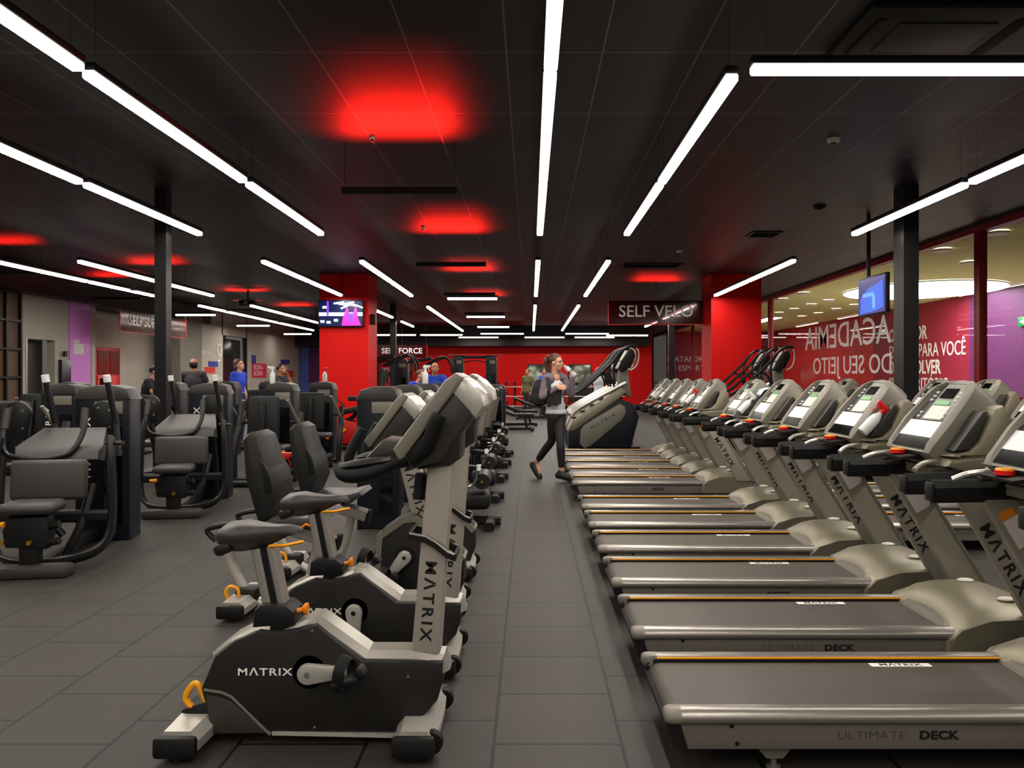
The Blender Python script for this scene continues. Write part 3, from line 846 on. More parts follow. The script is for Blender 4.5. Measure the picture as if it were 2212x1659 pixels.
def crank(t, x, z, ang, d0=0.105, side=-1):
    """crank arm and pedal; ang in degrees from +x"""
    dx, dz = math.cos(R(ang)), math.sin(R(ang))
    L = 0.165
    a = MB()
    pts = []
    n = Vector((-dz, dx))
    c0 = Vector((x, z)); c1 = c0 + Vector((dx, dz)) * L
    for k in range(9):
        aa = R(90 + 180 * k / 8)
        v = Vector((math.cos(aa), math.sin(aa)))
        pts.append(c0 + Vector((v.x * dx - v.y * dz, v.x * dz + v.y * dx)) * 0.042)
    for k in range(5):
        aa = R(-90 + 180 * k / 4)
        v = Vector((math.cos(aa), math.sin(aa)))
        pts.append(c1 + Vector((v.x * dx - v.y * dz, v.x * dz + v.y * dx)) * 0.019)
    a.prism([tuple(p) for p in pts], side * d0, side * (d0 + 0.028), 0.008)
    ca = a.build('crank_arm', SILVER, t)
    MB().cyl((x, side * (d0 + 0.026), z), (x, side * (d0 + 0.031), z), 0.012, 12).build('crank_bolt', CHROME, ca)
    MB().lathe([(0.0, 0), (0.066, 0), (0.07, 0.006), (0.06, 0.012), (0.0, 0.012)], (x, side * (d0 - 0.012) - (0.006 if side > 0 else -0.0) - 0.006, z), 24, 'y').build('crank_hub', SATIN, t)
    px_, pz_ = c1
    p = MB()
    yc = side * (d0 + 0.09)
    p.box((px_ + 0.005, yc, pz_ - 0.004), (0.11, 0.09, 0.022), 0.008, (0, -18, 0))
    p.box((px_ + 0.062, yc, pz_ + 0.03), (0.03, 0.07, 0.045), 0.01, (0, -40, 0))
    p.box((px_ - 0.02, yc, pz_ - 0.035), (0.05, 0.05, 0.03), 0.008)
    pd = p.build('pedal', SATIN, t)
    st = MB()
    st.tube([(px_ - 0.02, yc - 0.05, pz_), (px_ - 0.012, yc - 0.048, pz_ + 0.05), (px_ + 0.005, yc, pz_ + 0.085), (px_ + 0.012, yc + 0.048, pz_ + 0.05), (px_ + 0.01, yc + 0.05, pz_)], 0.022, 8, (0.2, 1.0), smooth=4, up=(1, 0, 0))
    st.build('pedal_strap', RUBBER, pd)
def console_hood(t, base, s=1.0, screen=True):
    """tilted console seen from its side: pale rim towards the rider, dark back, silver cap"""
    bx, bz = base
    u = Vector((0.24, 0.31)).normalized(); n = Vector((-u.y, u.x))          # n points to the rider
    def F(a, h): 
        p = Vector((bx, bz)) + u * a * s + n * h * s
        return (p.x, p.y)
    MB().prism([F(0.0, 0.0), F(0.02, 0.045), F(0.36, 0.05), F(0.41, 0.035), F(0.415, 0.0), F(0.40, -0.005), F(0.02, -0.01)], -0.205 * s, 0.205 * s, 0.012).build('console_rim', GREYP, t)
    body = MB()
    body.prism([F(0.02, -0.004), F(0.37, -0.004), F(0.405, -0.03), F(0.405, -0.085), F(0.37, -0.12), F(0.1, -0.13), F(0.0, -0.06)], -0.19 * s, 0.19 * s, 0.02)
    cb = body.build('console_body', GREYD, t)
    MB().prism([F(0.335, -0.0), F(0.41, 0.02), F(0.418, -0.03), F(0.405, -0.10), F(0.375, -0.135), F(0.31, -0.138)], -0.195 * s, 0.195 * s, 0.02).build('console_cap', SILVER, cb)
    MB().prism([F(0.1, 0.049), F(0.34, 0.05), F(0.34, 0.055), F(0.1, 0.054)], -0.15 * s, 0.15 * s).build('screen', DKGLASS, cb)
    return cb
def make_upright(ang=3):
    t = thing('upright_bike', 'x', 'exercise bike')
    # dark side shrouds
    out = S([(433, 1490), (462, 1420), (505, 1385), (560, 1362), (600, 1368), (640, 1360), (682, 1350), (735, 1392), (780, 1428), (955, 1432), (955, 1480), (944, 1515), (915, 1548), (872, 1581), (590, 1583), (455, 1585), (443, 1525)], 3.2, BX)
    sh = MB(); sh.prism(out, -0.10, 0.10, 0.012)
    shr = sh.build('shroud', mat('shroud_black', (31, 29, 28), 0.55, spec=0.3, bump=0.1, scale=120), t)
    low = S([(445, 1500), (480, 1507), (500, 1515), (580, 1583), (455, 1585)], 3.2, BX)
    MB().prism(low, -0.104, 0.104, 0.004).build('shroud_corner', GREYD, shr)
    MB().band(S([(441, 1487), (480, 1493), (502, 1503), (586, 1585)], 3.2, BX), 0.008, -0.106, 0.106).build('shroud_trim', GREYP, shr)
    MB().band(S([(588, 1580), (868, 1586), (885, 1578)], 3.2, BX), 0.014, -0.104, 0.104).build('base_strip', SILVER, shr)
    xl, zl = S([(572, 1452)], 3.2, BX)[0]
    text('lettering', 'MΛTRIX', 0.04, WRITE_W, shr, frame3((xl, -0.1015, zl), (1, 0, 0), (0, 0, 1)), 0.0008, 1.35, 'CENTER', 1.15, 0.0006)
    text('lettering', 'MΛTRIX', 0.04, WRITE_W, shr, frame3((xl, 0.1015, zl), (-1, 0, 0), (0, 0, 1)), 0.0008, 1.35, 'CENTER', 1.15, 0.0006)
    for px_, py_ in ((675, 1362), (882, 1461), (680, 1570), (868, 1572)):
        x, z = S([(px_, py_)], 3.2, BX)[0]
        MB().cyl((x, -0.099, z), (x, -0.104, z), 0.006, 8).build('screw', CHROME, shr)
    # frame tube over the shroud
    fr = MB()
    fr.bar([(x, 0, z) for x, z in S([(470, 1416), (505, 1388), (560, 1362), (588, 1360)], 3.25, BX)], 0.16, 0.045, 0.012)
    fr.bar([(x, 0, z) for x, z in S([(600, 1372), (640, 1360), (680, 1346)], 3.25, BX)], 0.14, 0.05, 0.015)
    fr.bar([(x, 0, z) for x, z in S([(668, 1345), (690, 1348), (790, 1420), (800, 1424)], 3.25, BX)], 0.15, 0.062, 0.025)
    fr.bar([(x, 0, z) for x, z in S([(785, 1420), (900, 1420), (952, 1428), (957, 1450)], 3.25, BX)], 0.15, 0.058, 0.025)
    fr.build('frame', FRAME, t)
    # seat post, collar, knob, saddle
    c = MB()
    c.prism(S([(556, 1345), (560, 1308), (575, 1296), (628, 1298), (645, 1312), (648, 1340), (600, 1362), (570, 1360)], 3.3, BX), -0.07, 0.07, 0.015)
    c.build('post_collar', SATIN, t)
    a, b_ = S([(600, 1318), (572, 1180)], 3.3, BX)
    pm = MB(); dv = Vector((b_[0] - a[0], 0, b_[1] - a[1])).normalized(); sd = Vector((dv.z, 0, -dv.x))
    for k in (-0.03, 0.03):
        pm.bar([Vector((a[0], 0, a[1])) + sd * k, Vector((b_[0], 0, b_[1])) + sd * k], 0.07, 0.034, 0.008, up=sd)
    post = pm.build('seat_post', ALU, t)
    MB().bar([(a[0], 0, a[1]), (b_[0], 0, b_[1])], 0.05, 0.03, 0.004, up=sd).build('post_slot', SATIN, post)
    k = MB(); p1, p2 = S([(640, 1318), (662, 1312)], 3.3, BX)
    k.cyl((p1[0], -0.02, p1[1]), (p2[0], -0.02, p2[1]), 0.01, 10)
    k.lathe([(0.0, 0), (0.012, 0), (0.024, 0.012), (0.026, 0.02), (0.0, 0.026)], (p2[0] - 0.01, -0.02, p2[1]), 16, 'x')
    k.build('adjust_knob', ORANGE, t)
    sx, sz = S([(560, 1150)], 3.3, BX)[0]
    rings = []
    for x, w, zt, zb in ((-0.155, 0.03, 0.0, -0.03), (-0.15, 0.085, 0.02, -0.06), (-0.12, 0.115, 0.042, -0.075), (-0.06, 0.12, 0.05, -0.075), (0.0, 0.085, 0.04, -0.065), (0.06, 0.05, 0.035, -0.045), (0.12, 0.038, 0.033, -0.015), (0.165, 0.028, 0.026, 0.0), (0.18, 0.012, 0.012, 0.0)):
        ring = []
        for j in range(14):
            aa = 2 * math.pi * j / 14
            cy, cz = math.cos(aa), math.sin(aa)
            z = (zt * (abs(cz) ** 0.7)) if cz > 0 else (zb * abs(cz) ** 0.8)
            if cz > 0: z -= 0.012 * (1 - min(1, abs(cy) * 1.6)) * (1 if abs(x) < 0.12 else 0)
            ring.append((sx + x, w * cy * (1.0 if cz > -0.3 else 0.75), sz + z))
        rings.append(ring)
    sd_ = MB(); sd_.loft(rings); sad = sd_.build('saddle', VINYL, t, angle=60)
    MB().box((sx - 0.12, 0, sz - 0.05), (0.075, 0.19, 0.05), 0.02, (0, -25, 0)).build('saddle_tail', VINYLD, sad)
    MB().bar([(sx + 0.05, -0.03, sz - 0.05), (sx + 0.12, -0.035, sz - 0.045), (sx + 0.19, -0.035, sz - 0.03)], 0.022, 0.012, 0.005).build('seat_lever', YELLOW, t)
    # mast and console
    m = MB()
    q = S([(891, 1418), (951, 1424), (984, 960), (930, 960)], 3.3, BX)
    m.prism(q, -0.055, 0.055, 0.012)
    ms = m.build('mast', MAST, t)
    tx, tz = S([(928, 1290)], 3.3, BX)[0]
    up = Vector((-0.075, 0, -0.99)).normalized()
    text('lettering', 'MΛTRIX', 0.062, WRITE_B, ms, frame3((tx, -0.0558, tz), up, Vector((0.99, 0, -0.075)).normalized()), 0.0006, 1.15, 'CENTER', 1.35, 0.0015)
    hx, hz = S([(952, 975)], 3.3, BX)[0]
    nk = MB()
    nk.prism(S([(905, 1010), (945, 960), (965, 880), (990, 850), (1003, 930), (1000, 985), (975, 1002)], 3.3, BX), -0.10, 0.10, 0.03)
    nk.build('console_neck', GREYD, t)
    console_hood(t, S([(878, 985)], 3.3, BX)[0], 0.98)
    # handlebars
    hb = MB()
    for s in (-1, 1):
        P3 = S([(940, 990), (880, 985), (820, 1008), (775, 1012), (757, 1000)], 3.3, BX)
        ys = [0.06, 0.16, 0.24, 0.235, 0.2]
        hb.tube([(x, s * y, z) for (x, z), y in zip(P3, ys)], [0.03, 0.03, 0.028, 0.027, 0.022], 10, smooth=5)
        P3 = S([(905, 985), (936, 955), (955, 905), (962, 890)], 3.3, BX)
        ys = [0.17, 0.2, 0.215, 0.215]
        hb.tube([(x, s * y, z) for (x, z), y in zip(P3, ys)], [0.028, 0.03, 0.03, 0.026], 10, smooth=5)
    hbo = hb.build('handlebar', RUBBER, t)
    for s in (-1, 1):
        pd = MB()
        pd.ell((S([(808, 990)], 3.3, BX)[0][0], s * 0.2, S([(808, 990)], 3.3, BX)[0][1]), (0.115, 0.05, 0.02), 16, 8, (0, -8, 0))
        pd.build('elbow_pad', SATIN, hbo)
    tr = MB()
    q = S([(800, 985), (838, 945), (892, 950), (900, 975)], 3.3, BX)
    tr.prism(q, -0.12, 0.12, 0.012)
    tr.build('reading_shelf', GREYD, hbo)
    # bottle holder
    q0 = S([(893, 1150)], 3.3, BX)[0]; x, z = q0
    bh = MB()
    loop = [(x - 0.005, z), (x + 0.06, z - 0.012), (x + 0.10, z - 0.035), (x + 0.15, z - 0.075), (x + 0.175, z - 0.085)]
    for s in (-1, 1):
        bh.bar([(a, s * 0.075, b2) for a, b2 in loop], 0.012, 0.03, 0.004)
    bh.bar([(loop[0][0], -0.08, loop[0][1]), (loop[0][0], 0.08, loop[0][1])], 0.012, 0.03, 0.004)
    bh.bar([(loop[-1][0], -0.08, loop[-1][1]), (loop[-1][0], 0.08, loop[-1][1])], 0.012, 0.03, 0.004)
    bho = bh.build('bottle_holder', SATIN, t)
    for s in (-1, 1):
        rim = MB()
        rim.bar([(a, s * 0.082, b2 + 0.012) for a, b2 in loop], 0.008, 0.008, 0.002)
        rim.build('holder_rim', SILVER, bho)
    x, z = S([(912, 1050)], 3.3, BX)[0]
    MB().bar([(x + 0.0, 0.0, z + 0.05), (x - 0.01, 0.0, z - 0.05)], 0.09, 0.05, 0.02, up=(1, 0, 0)).build('cable_cover', SATIN, t)
    x, z = S([(668, 1452)], 3.2, BX)[0]
    crank(t, x, z, ang, 0.106, -1)
    crank(t, x, z, ang + 180, 0.106, 1)
    foot_bar(t, S([(912, 1560)], 3.3, BX)[0][0], 'front_stabiliser')
    fb = foot_bar(t, S([(438, 1560)], 3.3, BX)[0][0], 'rear_stabiliser', wheels=False)
    rx = S([(438, 1560)], 3.3, BX)[0][0]
    MB().box((rx + 0.02, 0, 0.1), (0.16, 0.16, 0.11), 0.03, (0, -20, 0)).build('stabiliser_collar', SATIN, fb)
    MB().tube([(rx - 0.005, -0.06, 0.12), (rx - 0.045, -0.06, 0.165), (rx - 0.02, -0.06, 0.215), (rx + 0.005, -0.06, 0.222), (rx + 0.04, -0.06, 0.15)], 0.0125, 8, smooth=3).build('carry_handle', YELLOW, fb)
    return t
ub = make_upright()
ub.location = (BX, 3.3, 0); ub['label'] = 'upright exercise bike nearest the camera, pedal strap facing us'; ub['group'] = 'upright bikes'
ub2 = make_upright(-88)
ub2.location = (BX, 4.13, 0); ub2['label'] = 'second upright exercise bike, partly hidden behind the nearest one'; ub2['group'] = 'upright bikes'

def make_recumbent():
    t = thing('recumbent_bike', 'x', 'exercise bike')
    D = 5.05; X0 = -1.2
    s5 = lambda pts: S(pts, D, X0)
    out = s5([(815, 1290), (812, 1190), (830, 1140), (870, 1112), (905, 1105), (960, 1145), (1005, 1195), (1005, 1250), (985, 1300), (960, 1325), (840, 1325)])
    sh = MB(); sh.prism(out, -0.10, 0.10, 0.014)
    shr = sh.build('shroud', MATS['shroud_black'], t)
    MB().band(s5([(814, 1230), (820, 1150), (872, 1112), (905, 1108), (960, 1148), (1008, 1198)]), 0.04, -0.104, 0.104).build('shroud_trim', GREYP, shr)
    x, z = s5([(880, 1195)])[0]
    crank(t, x, z, -130, 0.108, -1)
    crank(t, x, z, 50, 0.108, 1)
    # slanted lettered mast
    m = MB(); m.prism(s5([(898, 1135), (935, 1120), (905, 985), (860, 985)]), -0.05, 0.05, 0.012)
    ms = m.build('mast', MAST, t)
    tx, tz = s5([(896, 1052)])[0]
    dn = Vector((0.28, 0, -0.96)).normalized()
    text('lettering', 'MΛTRIX', 0.07, WRITE_B, ms, frame3((tx, -0.0508, tz), dn, Vector((0.96, 0, 0.28)).normalized()), 0.0006, 1.1, 'CENTER', 1.3, 0.0015)
    MB().prism(s5([(850, 990), (862, 930), (905, 905), (920, 985), (900, 1000)]), -0.09, 0.09, 0.02).build('console_neck', GREYD, t)
    console_hood(t, s5([(808, 962)])[0], 0.95)
    hb = MB()
    for s in (-1, 1):
        P3 = s5([(890, 985), (840, 1000), (790, 1000), (772, 985), (785, 950), (800, 920)])
        hb.tube([(a, s * y, b) for (a, b), y in zip(P3, (0.05, 0.15, 0.22, 0.24, 0.24, 0.23))], [0.025, 0.025, 0.027, 0.03, 0.03, 0.026], 10, smooth=5)
    hb.build('handlebar', RUBBER, t)
    # low beam that carries the seat
    b = MB(); P = s5([(560, 1120), (728, 1170)])
    b.bar([(P[0][0], 0, P[0][1]), (P[1][0], 0, P[1][1])], 0.10, 0.085, 0.012)
    be = b.build('seat_rail', ALU, t)
    MB().bar([(P[1][0] - 0.005, 0, P[1][1]), (P[1][0] + 0.02, 0, P[1][1] - 0.006)], 0.105, 0.095, 0.02).build('rail_end', SATIN, be)
    leg = MB()
    P = s5([(500, 1150), (494, 1190), (510, 1240), (540, 1285), (590, 1316), (660, 1325), (840, 1318)])
    leg.tube([(a, 0, b_) for a, b_ in P], 0.036, 12, (0.9, 1.0), smooth=5)
    P = s5([(690, 1160), (672, 1240), (640, 1320)])
    leg.tube([(a, 0, b_) for a, b_ in P], 0.03, 10)
    leg.build('curved_frame', SILVER, t)
    st = MB()
    q = s5([(545, 945), (560, 930), (578, 940), (600, 1010), (618, 1065), (598, 1112), (578, 1120), (552, 1030)])
    st.prism(q, -0.2, 0.2, 0.035)
    bk = st.build('backrest', VINYLD, t)
    q = s5([(586, 985), (604, 1015), (612, 1050), (596, 1058)])
    MB().prism(q, -0.204, 0.204, 0.004).build('backrest_slot', SATIN, bk)
    MB().bar([(a, 0, b_) for a, b_ in s5([(570, 1090), (590, 1150)])], 0.12, 0.05, 0.01).build('seat_bracket', SATIN, t)
    q = s5([(590, 1118), (610, 1106), (690, 1106), (720, 1098), (728, 1108), (700, 1128), (600, 1134)])
    MB().prism(q, -0.2, 0.2, 0.02).build('seat', VINYL, t)
    h = MB()
    for s in (-1, 1):
        P = s5([(500, 1150), (482, 1128), (520, 1118), (552, 1122), (575, 1140)])
        h.tube([(a, s * 0.25, b_) for a, b_ in P], 0.017, 8, smooth=4)
        h.cyl((P[-1][0], s * 0.25, P[-1][1]), (P[-1][0], 0, P[-1][1]), 0.014, 8)
    h.build('side_handle', SATIN, t)
    P = s5([(655, 1140), (680, 1120), (692, 1124)])
    MB().bar([(a, -0.2, b_) for a, b_ in P], 0.02, 0.014, 0.004).build('seat_lever', ORANGE, t)
    foot_bar(t, s5([(975, 1300)])[0][0], 'front_stabiliser')
    rx = s5([(530, 1300)])[0][0]
    fb = foot_bar(t, rx, 'rear_stabiliser', wheels=False)
    MB().box((rx + 0.02, 0, 0.1), (0.14, 0.14, 0.1), 0.03).build('stabiliser_collar', SATIN, fb)
    MB().tube([(rx - 0.04, -0.14, 0.09), (rx - 0.07, -0.14, 0.14), (rx - 0.045, -0.14, 0.18), (rx, -0.14, 0.17), (rx + 0.01, -0.14, 0.12)], 0.0115, 8, smooth=3).build('carry_handle', YELLOW, fb)
    return t
rb = make_recumbent()
rb.location = (-1.2, 5.05, 0); rb['label'] = 'nearer recumbent bike with slanted lettered mast, behind the upright bikes'; rb['group'] = 'recumbent bikes'
dup(rb, (-1.2, 6.0, 0), 0, 'farther recumbent bike behind the first one, its rail end pointing right', 'recumbent bikes')
spray_bottle('spray_bottle', 'white spray bottle with red head standing on the farther recumbent bike seat', (-1.82, 5.93, 0.60), 0, 0, None, None, 1.15)

# ================================================================ STRENGTH MACHINES AND STEPPERS
def weight_tower(t, x, y, w=0.46, d=0.34, h=1.38, face=-1, letters=True, name='weight_tower'):
    b = MB()
    b.prism([(x - w / 2, 0.0), (x + w / 2, 0.0), (x + w / 2, h - 0.14), (x + w / 2 - 0.03, h - 0.05), (x - w / 2 + 0.03, h - 0.05), (x - w / 2, h - 0.14)], y - d / 2, y + d / 2, 0.03)
    tw_ = b.build(name, NAVY, t)
    c = MB()
    c.prism([(x - w / 2 - 0.01, h - 0.13), (x - w / 2 + 0.04, h - 0.03), (x - 0.05, h), (x + 0.1, h), (x + w / 2 - 0.03, h - 0.03), (x + w / 2 + 0.01, h - 0.13)], y - d / 2 - 0.012, y + d / 2 + 0.012, 0.02)
    c.build('tower_cap', GREYD, tw_)
    MB().box((x + w * 0.12, y + face * (d / 2 + 0.004), h - 0.2), (w * 0.5, 0.01, 0.11), 0.003).build('placard', GREYP, tw_)
    MB().box((x + w * 0.2, y + face * (d / 2 + 0.003), h * 0.42), (w * 0.32, 0.008, h * 0.62)).build('stack_window', DKGLASS, tw_)
    if letters:
        text('lettering', 'MΛTRIX', 0.1, WRITE_W, tw_, frame3((x - w * 0.27, y + face * (d / 2 + 0.002), h * 0.6), (0, 0, 1), (-1, 0, 0)), 0.0006, 1.2, 'CENTER', 1.35)
    return tw_
def make_curl():
    """stool nearest, upright chest pad, sloped arm pad, curved frame, weight tower ahead; y runs away from the viewer"""
    t = thing('arm_curl_machine', 'x', 'gym machine')
    MB().box((0, -0.05, 0.045), (0.58, 0.16, 0.09), 0.025).build('foot_plate', GREYD, t)
    f = MB()
    for s in (-1, 1):
        f.bar([(s * 0.40, 0.45, 0.98), (s * 0.42, 0.40, 0.8), (s * 0.43, 0.38, 0.3), (s * 0.36, 0.3, 0.12), (s * 0.2, 0.15, 0.075), (0.0, 0.05, 0.07)], 0.05, 0.10, 0.02, smooth=4, up=(0, 1, 0))
    f.bar([(0, 0.0, 0.07), (0, 1.3, 0.07)], 0.12, 0.08, 0.02)
    f.bar([(-0.42, 0.42, 0.36), (0.42, 0.42, 0.36)], 0.09, 0.09, 0.02)
    f.bar([(0.1, 0.35, 0.07), (0.2, 0.4, 0.3), (0.25, 0.5, 0.6)], 0.09, 0.06, 0.015, smooth=3)
    f.build('frame', BLACK, t)
    c = MB()
    c.box((0, 0, 0.22), (0.13, 0.11, 0.34), 0.015)
    c.prism([(-0.15, 0.22), (0.12, 0.2), (0.15, 0.3), (0.13, 0.44), (-0.13, 0.44), (-0.17, 0.34)], -0.07, 0.07, 0.02)
    for z in (0.24, 0.36): c.cyl((0.1, -0.03, z), (0.21, -0.05, z + 0.02), 0.028, 12)
    co = c.build('seat_column', SATIN, t)
    k = MB(); k.lathe([(0, -0.05), (0.014, -0.045), (0.018, 0.0), (0.025, 0.025), (0, 0.03)], (-0.17, -0.07, 0.39), 12, 'x')
    k.build('pull_pin', YELLOW, co)
    for x, z in ((-0.16, 0.26), (0.02, 0.255)):
        MB().lathe([(0, -0.02), (0.016, -0.02), (0.016, 0.01), (0, 0.015)], (x, -0.08, z), 12, 'y').build('brass_pin', mat('brass_pin', (200, 150, 40), 0.3, 0.8), co)
    s_ = MB(); s_.box((0, 0.02, 0.5), (0.37, 0.32, 0.085), 0.04, seg=3)
    s_.build('seat', VINYL, t)
    p = MB(); p.box((0.0, 0.33, 0.66), (0.54, 0.09, 0.31), 0.035, (-6, 0, 0), 3)
    p.build('chest_pad', VINYL, t)
    p = MB()
    p.loft([[(-0.30, 0.48, 0.86), (0.30, 0.48, 0.86), (0.30, 0.46, 0.80), (-0.30, 0.46, 0.80)], [(-0.32, 0.52, 0.90), (0.32, 0.52, 0.90), (0.32, 0.56, 0.78), (-0.32, 0.56, 0.78)], [(-0.24, 0.86, 1.03), (0.24, 0.86, 1.03), (0.24, 0.88, 0.93), (-0.24, 0.88, 0.93)], [(-0.22, 0.88, 1.02), (0.22, 0.88, 1.02), (0.22, 0.89, 0.95), (-0.22, 0.89, 0.95)]])
    p.build('arm_pad', VINYL, t)
    h = MB()
    h.tube([(x * 0.84 - 0.14, y, z) for x, y, z in ((-0.33, 0.62, 1.18), (-0.34, 0.56, 1.0), (-0.28, 0.47, 0.86), (-0.1, 0.42, 0.82), (0.15, 0.42, 0.82), (0.30, 0.47, 0.87), (0.36, 0.56, 1.02), (0.35, 0.62, 1.18))], 0.022, 10, smooth=4)
    hb = h.build('curl_bar', BLACK, t)
    for x in (-0.42, 0.157):
        MB().cyl((x, 0.575, 1.04), (x + (0.003 if x < 0 else -0.003), 0.622, 1.2), 0.028, 12).build('bar_grip', GREYD, hb)
    for x in (-0.24, 0.24):
        l = MB(); l.cyl((x + 0.04, 0.98, 1.05), (x - 0.02, 0.94, 1.42), 0.026, 10)
        lo = l.build('lever', BLACK, t)
        MB().cyl((x - 0.018, 0.942, 1.41), (x - 0.025, 0.935, 1.47), 0.03, 12).build('lever_tip', WHITE, lo)
        g = MB(); g.cyl((x + 0.06, 0.99, 0.78), (x + 0.035, 0.975, 1.1), 0.024, 10)
        g.build('lever_arm', GREYD, lo)
    for s in (-1, 1):
        cm = MB()
        pts = [(0.11 * math.cos(R(a)), 0.11 * math.sin(R(a))) for a in range(0, 181, 20)] + [(-0.1, -0.22), (0.06, -0.22)]
        cm.prism([(s * 0.34 - 0.17 + a, 1.14 + b_) for a, b_ in pts], 1.0, 1.06, 0.012)
        co = cm.build('cam_plate', BLACK, t)
        for a, b_ in ((-0.04, 0.05), (0.05, 0.03), (0.05, -0.12)):
            MB().cyl((s * 0.34 - 0.17 + a, 0.992, 1.14 + b_), (s * 0.34 - 0.17 + a, 1.0, 1.14 + b_), 0.011, 8).build('bolt', CHROME, co)
        MB().bar([(s * 0.34 - 0.17, 1.03, 0.95), (s * 0.32 - 0.12, 1.1, 0.4), (s * 0.2, 1.15, 0.08)], 0.07, 0.05, 0.012).build('cam_post', BLACK, t)
    MB().bar([(0.36, 0.48, 0.93), (0.50, 0.42, 0.93)], 0.05, 0.03, 0.01).build('rest_bar', GREYD, t)
    weight_tower(t, 0.08, 1.42)
    return t
cm_ = make_curl()
cm_.location = (-3.65, 5.92, 0); cm_.rotation_euler = (0, 0, R(10)); cm_['label'] = 'arm curl machine nearest the camera at the left edge, grey stool in front'; cm_['group'] = 'arm curl machines'
dup(cm_, (-3.70, 8.4, 0), 10, 'second arm curl machine with grey stool, just right of the black post', 'arm curl machines')

def make_press():
    """seat with a tall backrest seen from behind, side arms, base rails, tower ahead"""
    t = thing('chest_press_machine', 'x', 'gym machine')
    f = MB()
    f.bar([(0, -0.25, 0.06), (0, 1.25, 0.06)], 0.12, 0.09, 0.02)
    f.bar([(-0.4, -0.2, 0.045), (0.4, -0.2, 0.045)], 0.1, 0.08, 0.02)
    f.bar([(0, -0.15, 0.08), (0, -0.12, 0.5), (0, -0.02, 1.1)], 0.08, 0.09, 0.02)
    for s in (-1, 1):
        f.bar([(s * 0.42, 0.1, 0.06), (s * 0.44, 0.15, 0.5), (s * 0.40, 0.4, 0.95)], 0.06, 0.08, 0.015, smooth=3)
        f.bar([(s * 0.42, 0.1, 0.06), (0, 0.1, 0.06)], 0.06, 0.06, 0.015)
    f.build('frame', BLACK, t)
    MB().box((0, 0.02, 0.89), (0.42, 0.09, 0.62), 0.04, (-6, 0, 0), 3).build('backrest', SATIN, t)
    MB().tube([(0, -0.055, 0.62), (0, -0.04, 1.06)], 0.035, 12).build('backrest_spine', GREYD, t)
    MB().box((0.03, 0.26, 0.48), (0.42, 0.42, 0.08), 0.035, None, 3).build('seat', VINYL, t)
    for s in (-1, 1):
        a = MB()
        a.bar([(s * 0.30, 0.1, 1.14), (s * 0.36, 0.2, 0.95), (s * 0.46, 0.35, 0.66)], 0.05, 0.035, 0.01)
        a.build('press_arm', GREYP, t)
        MB().cyl((s * 0.28, 0.3, 0.83), (s * 0.46, 0.3, 0.81), 0.02, 10).build('handle', RUBBER, t)
    MB().lathe([(0, -0.03), (0.015, -0.03), (0.02, 0.02), (0, 0.03)], (0.24, 0.1, 0.44), 12, 'x').build('pull_pin', ORANGE, t)
    weight_tower(t, -0.15, 1.35, 0.44, 0.34, 1.37)
    return t
pm_ = make_press()
pm_.location = (-3.6, 10.9, 0); pm_['label'] = 'press machine with tall black backrest right behind the second curl machine'; pm_['group'] = 'press machines on the left'
for x, y, lab in ((-3.6, 13.3, 'press machine with black backrest just left of the red column'),
                  (-5.55, 8.6, 'press machine at the left edge, behind the nearest curl machine'),
                  (-5.6, 11.6, 'press machine behind the near left black post'),
                  (-5.6, 14.0, 'press machine in front of the bald man in dark grey'),
                  (-7.5, 12.2, 'press machine far at left below the red fire cabinet'),
                  (-5.5, 16.3, 'press machine in front of the man touching his chin')):
    dup(pm_, (x, y, 0), 0, lab, 'press machines on the left')

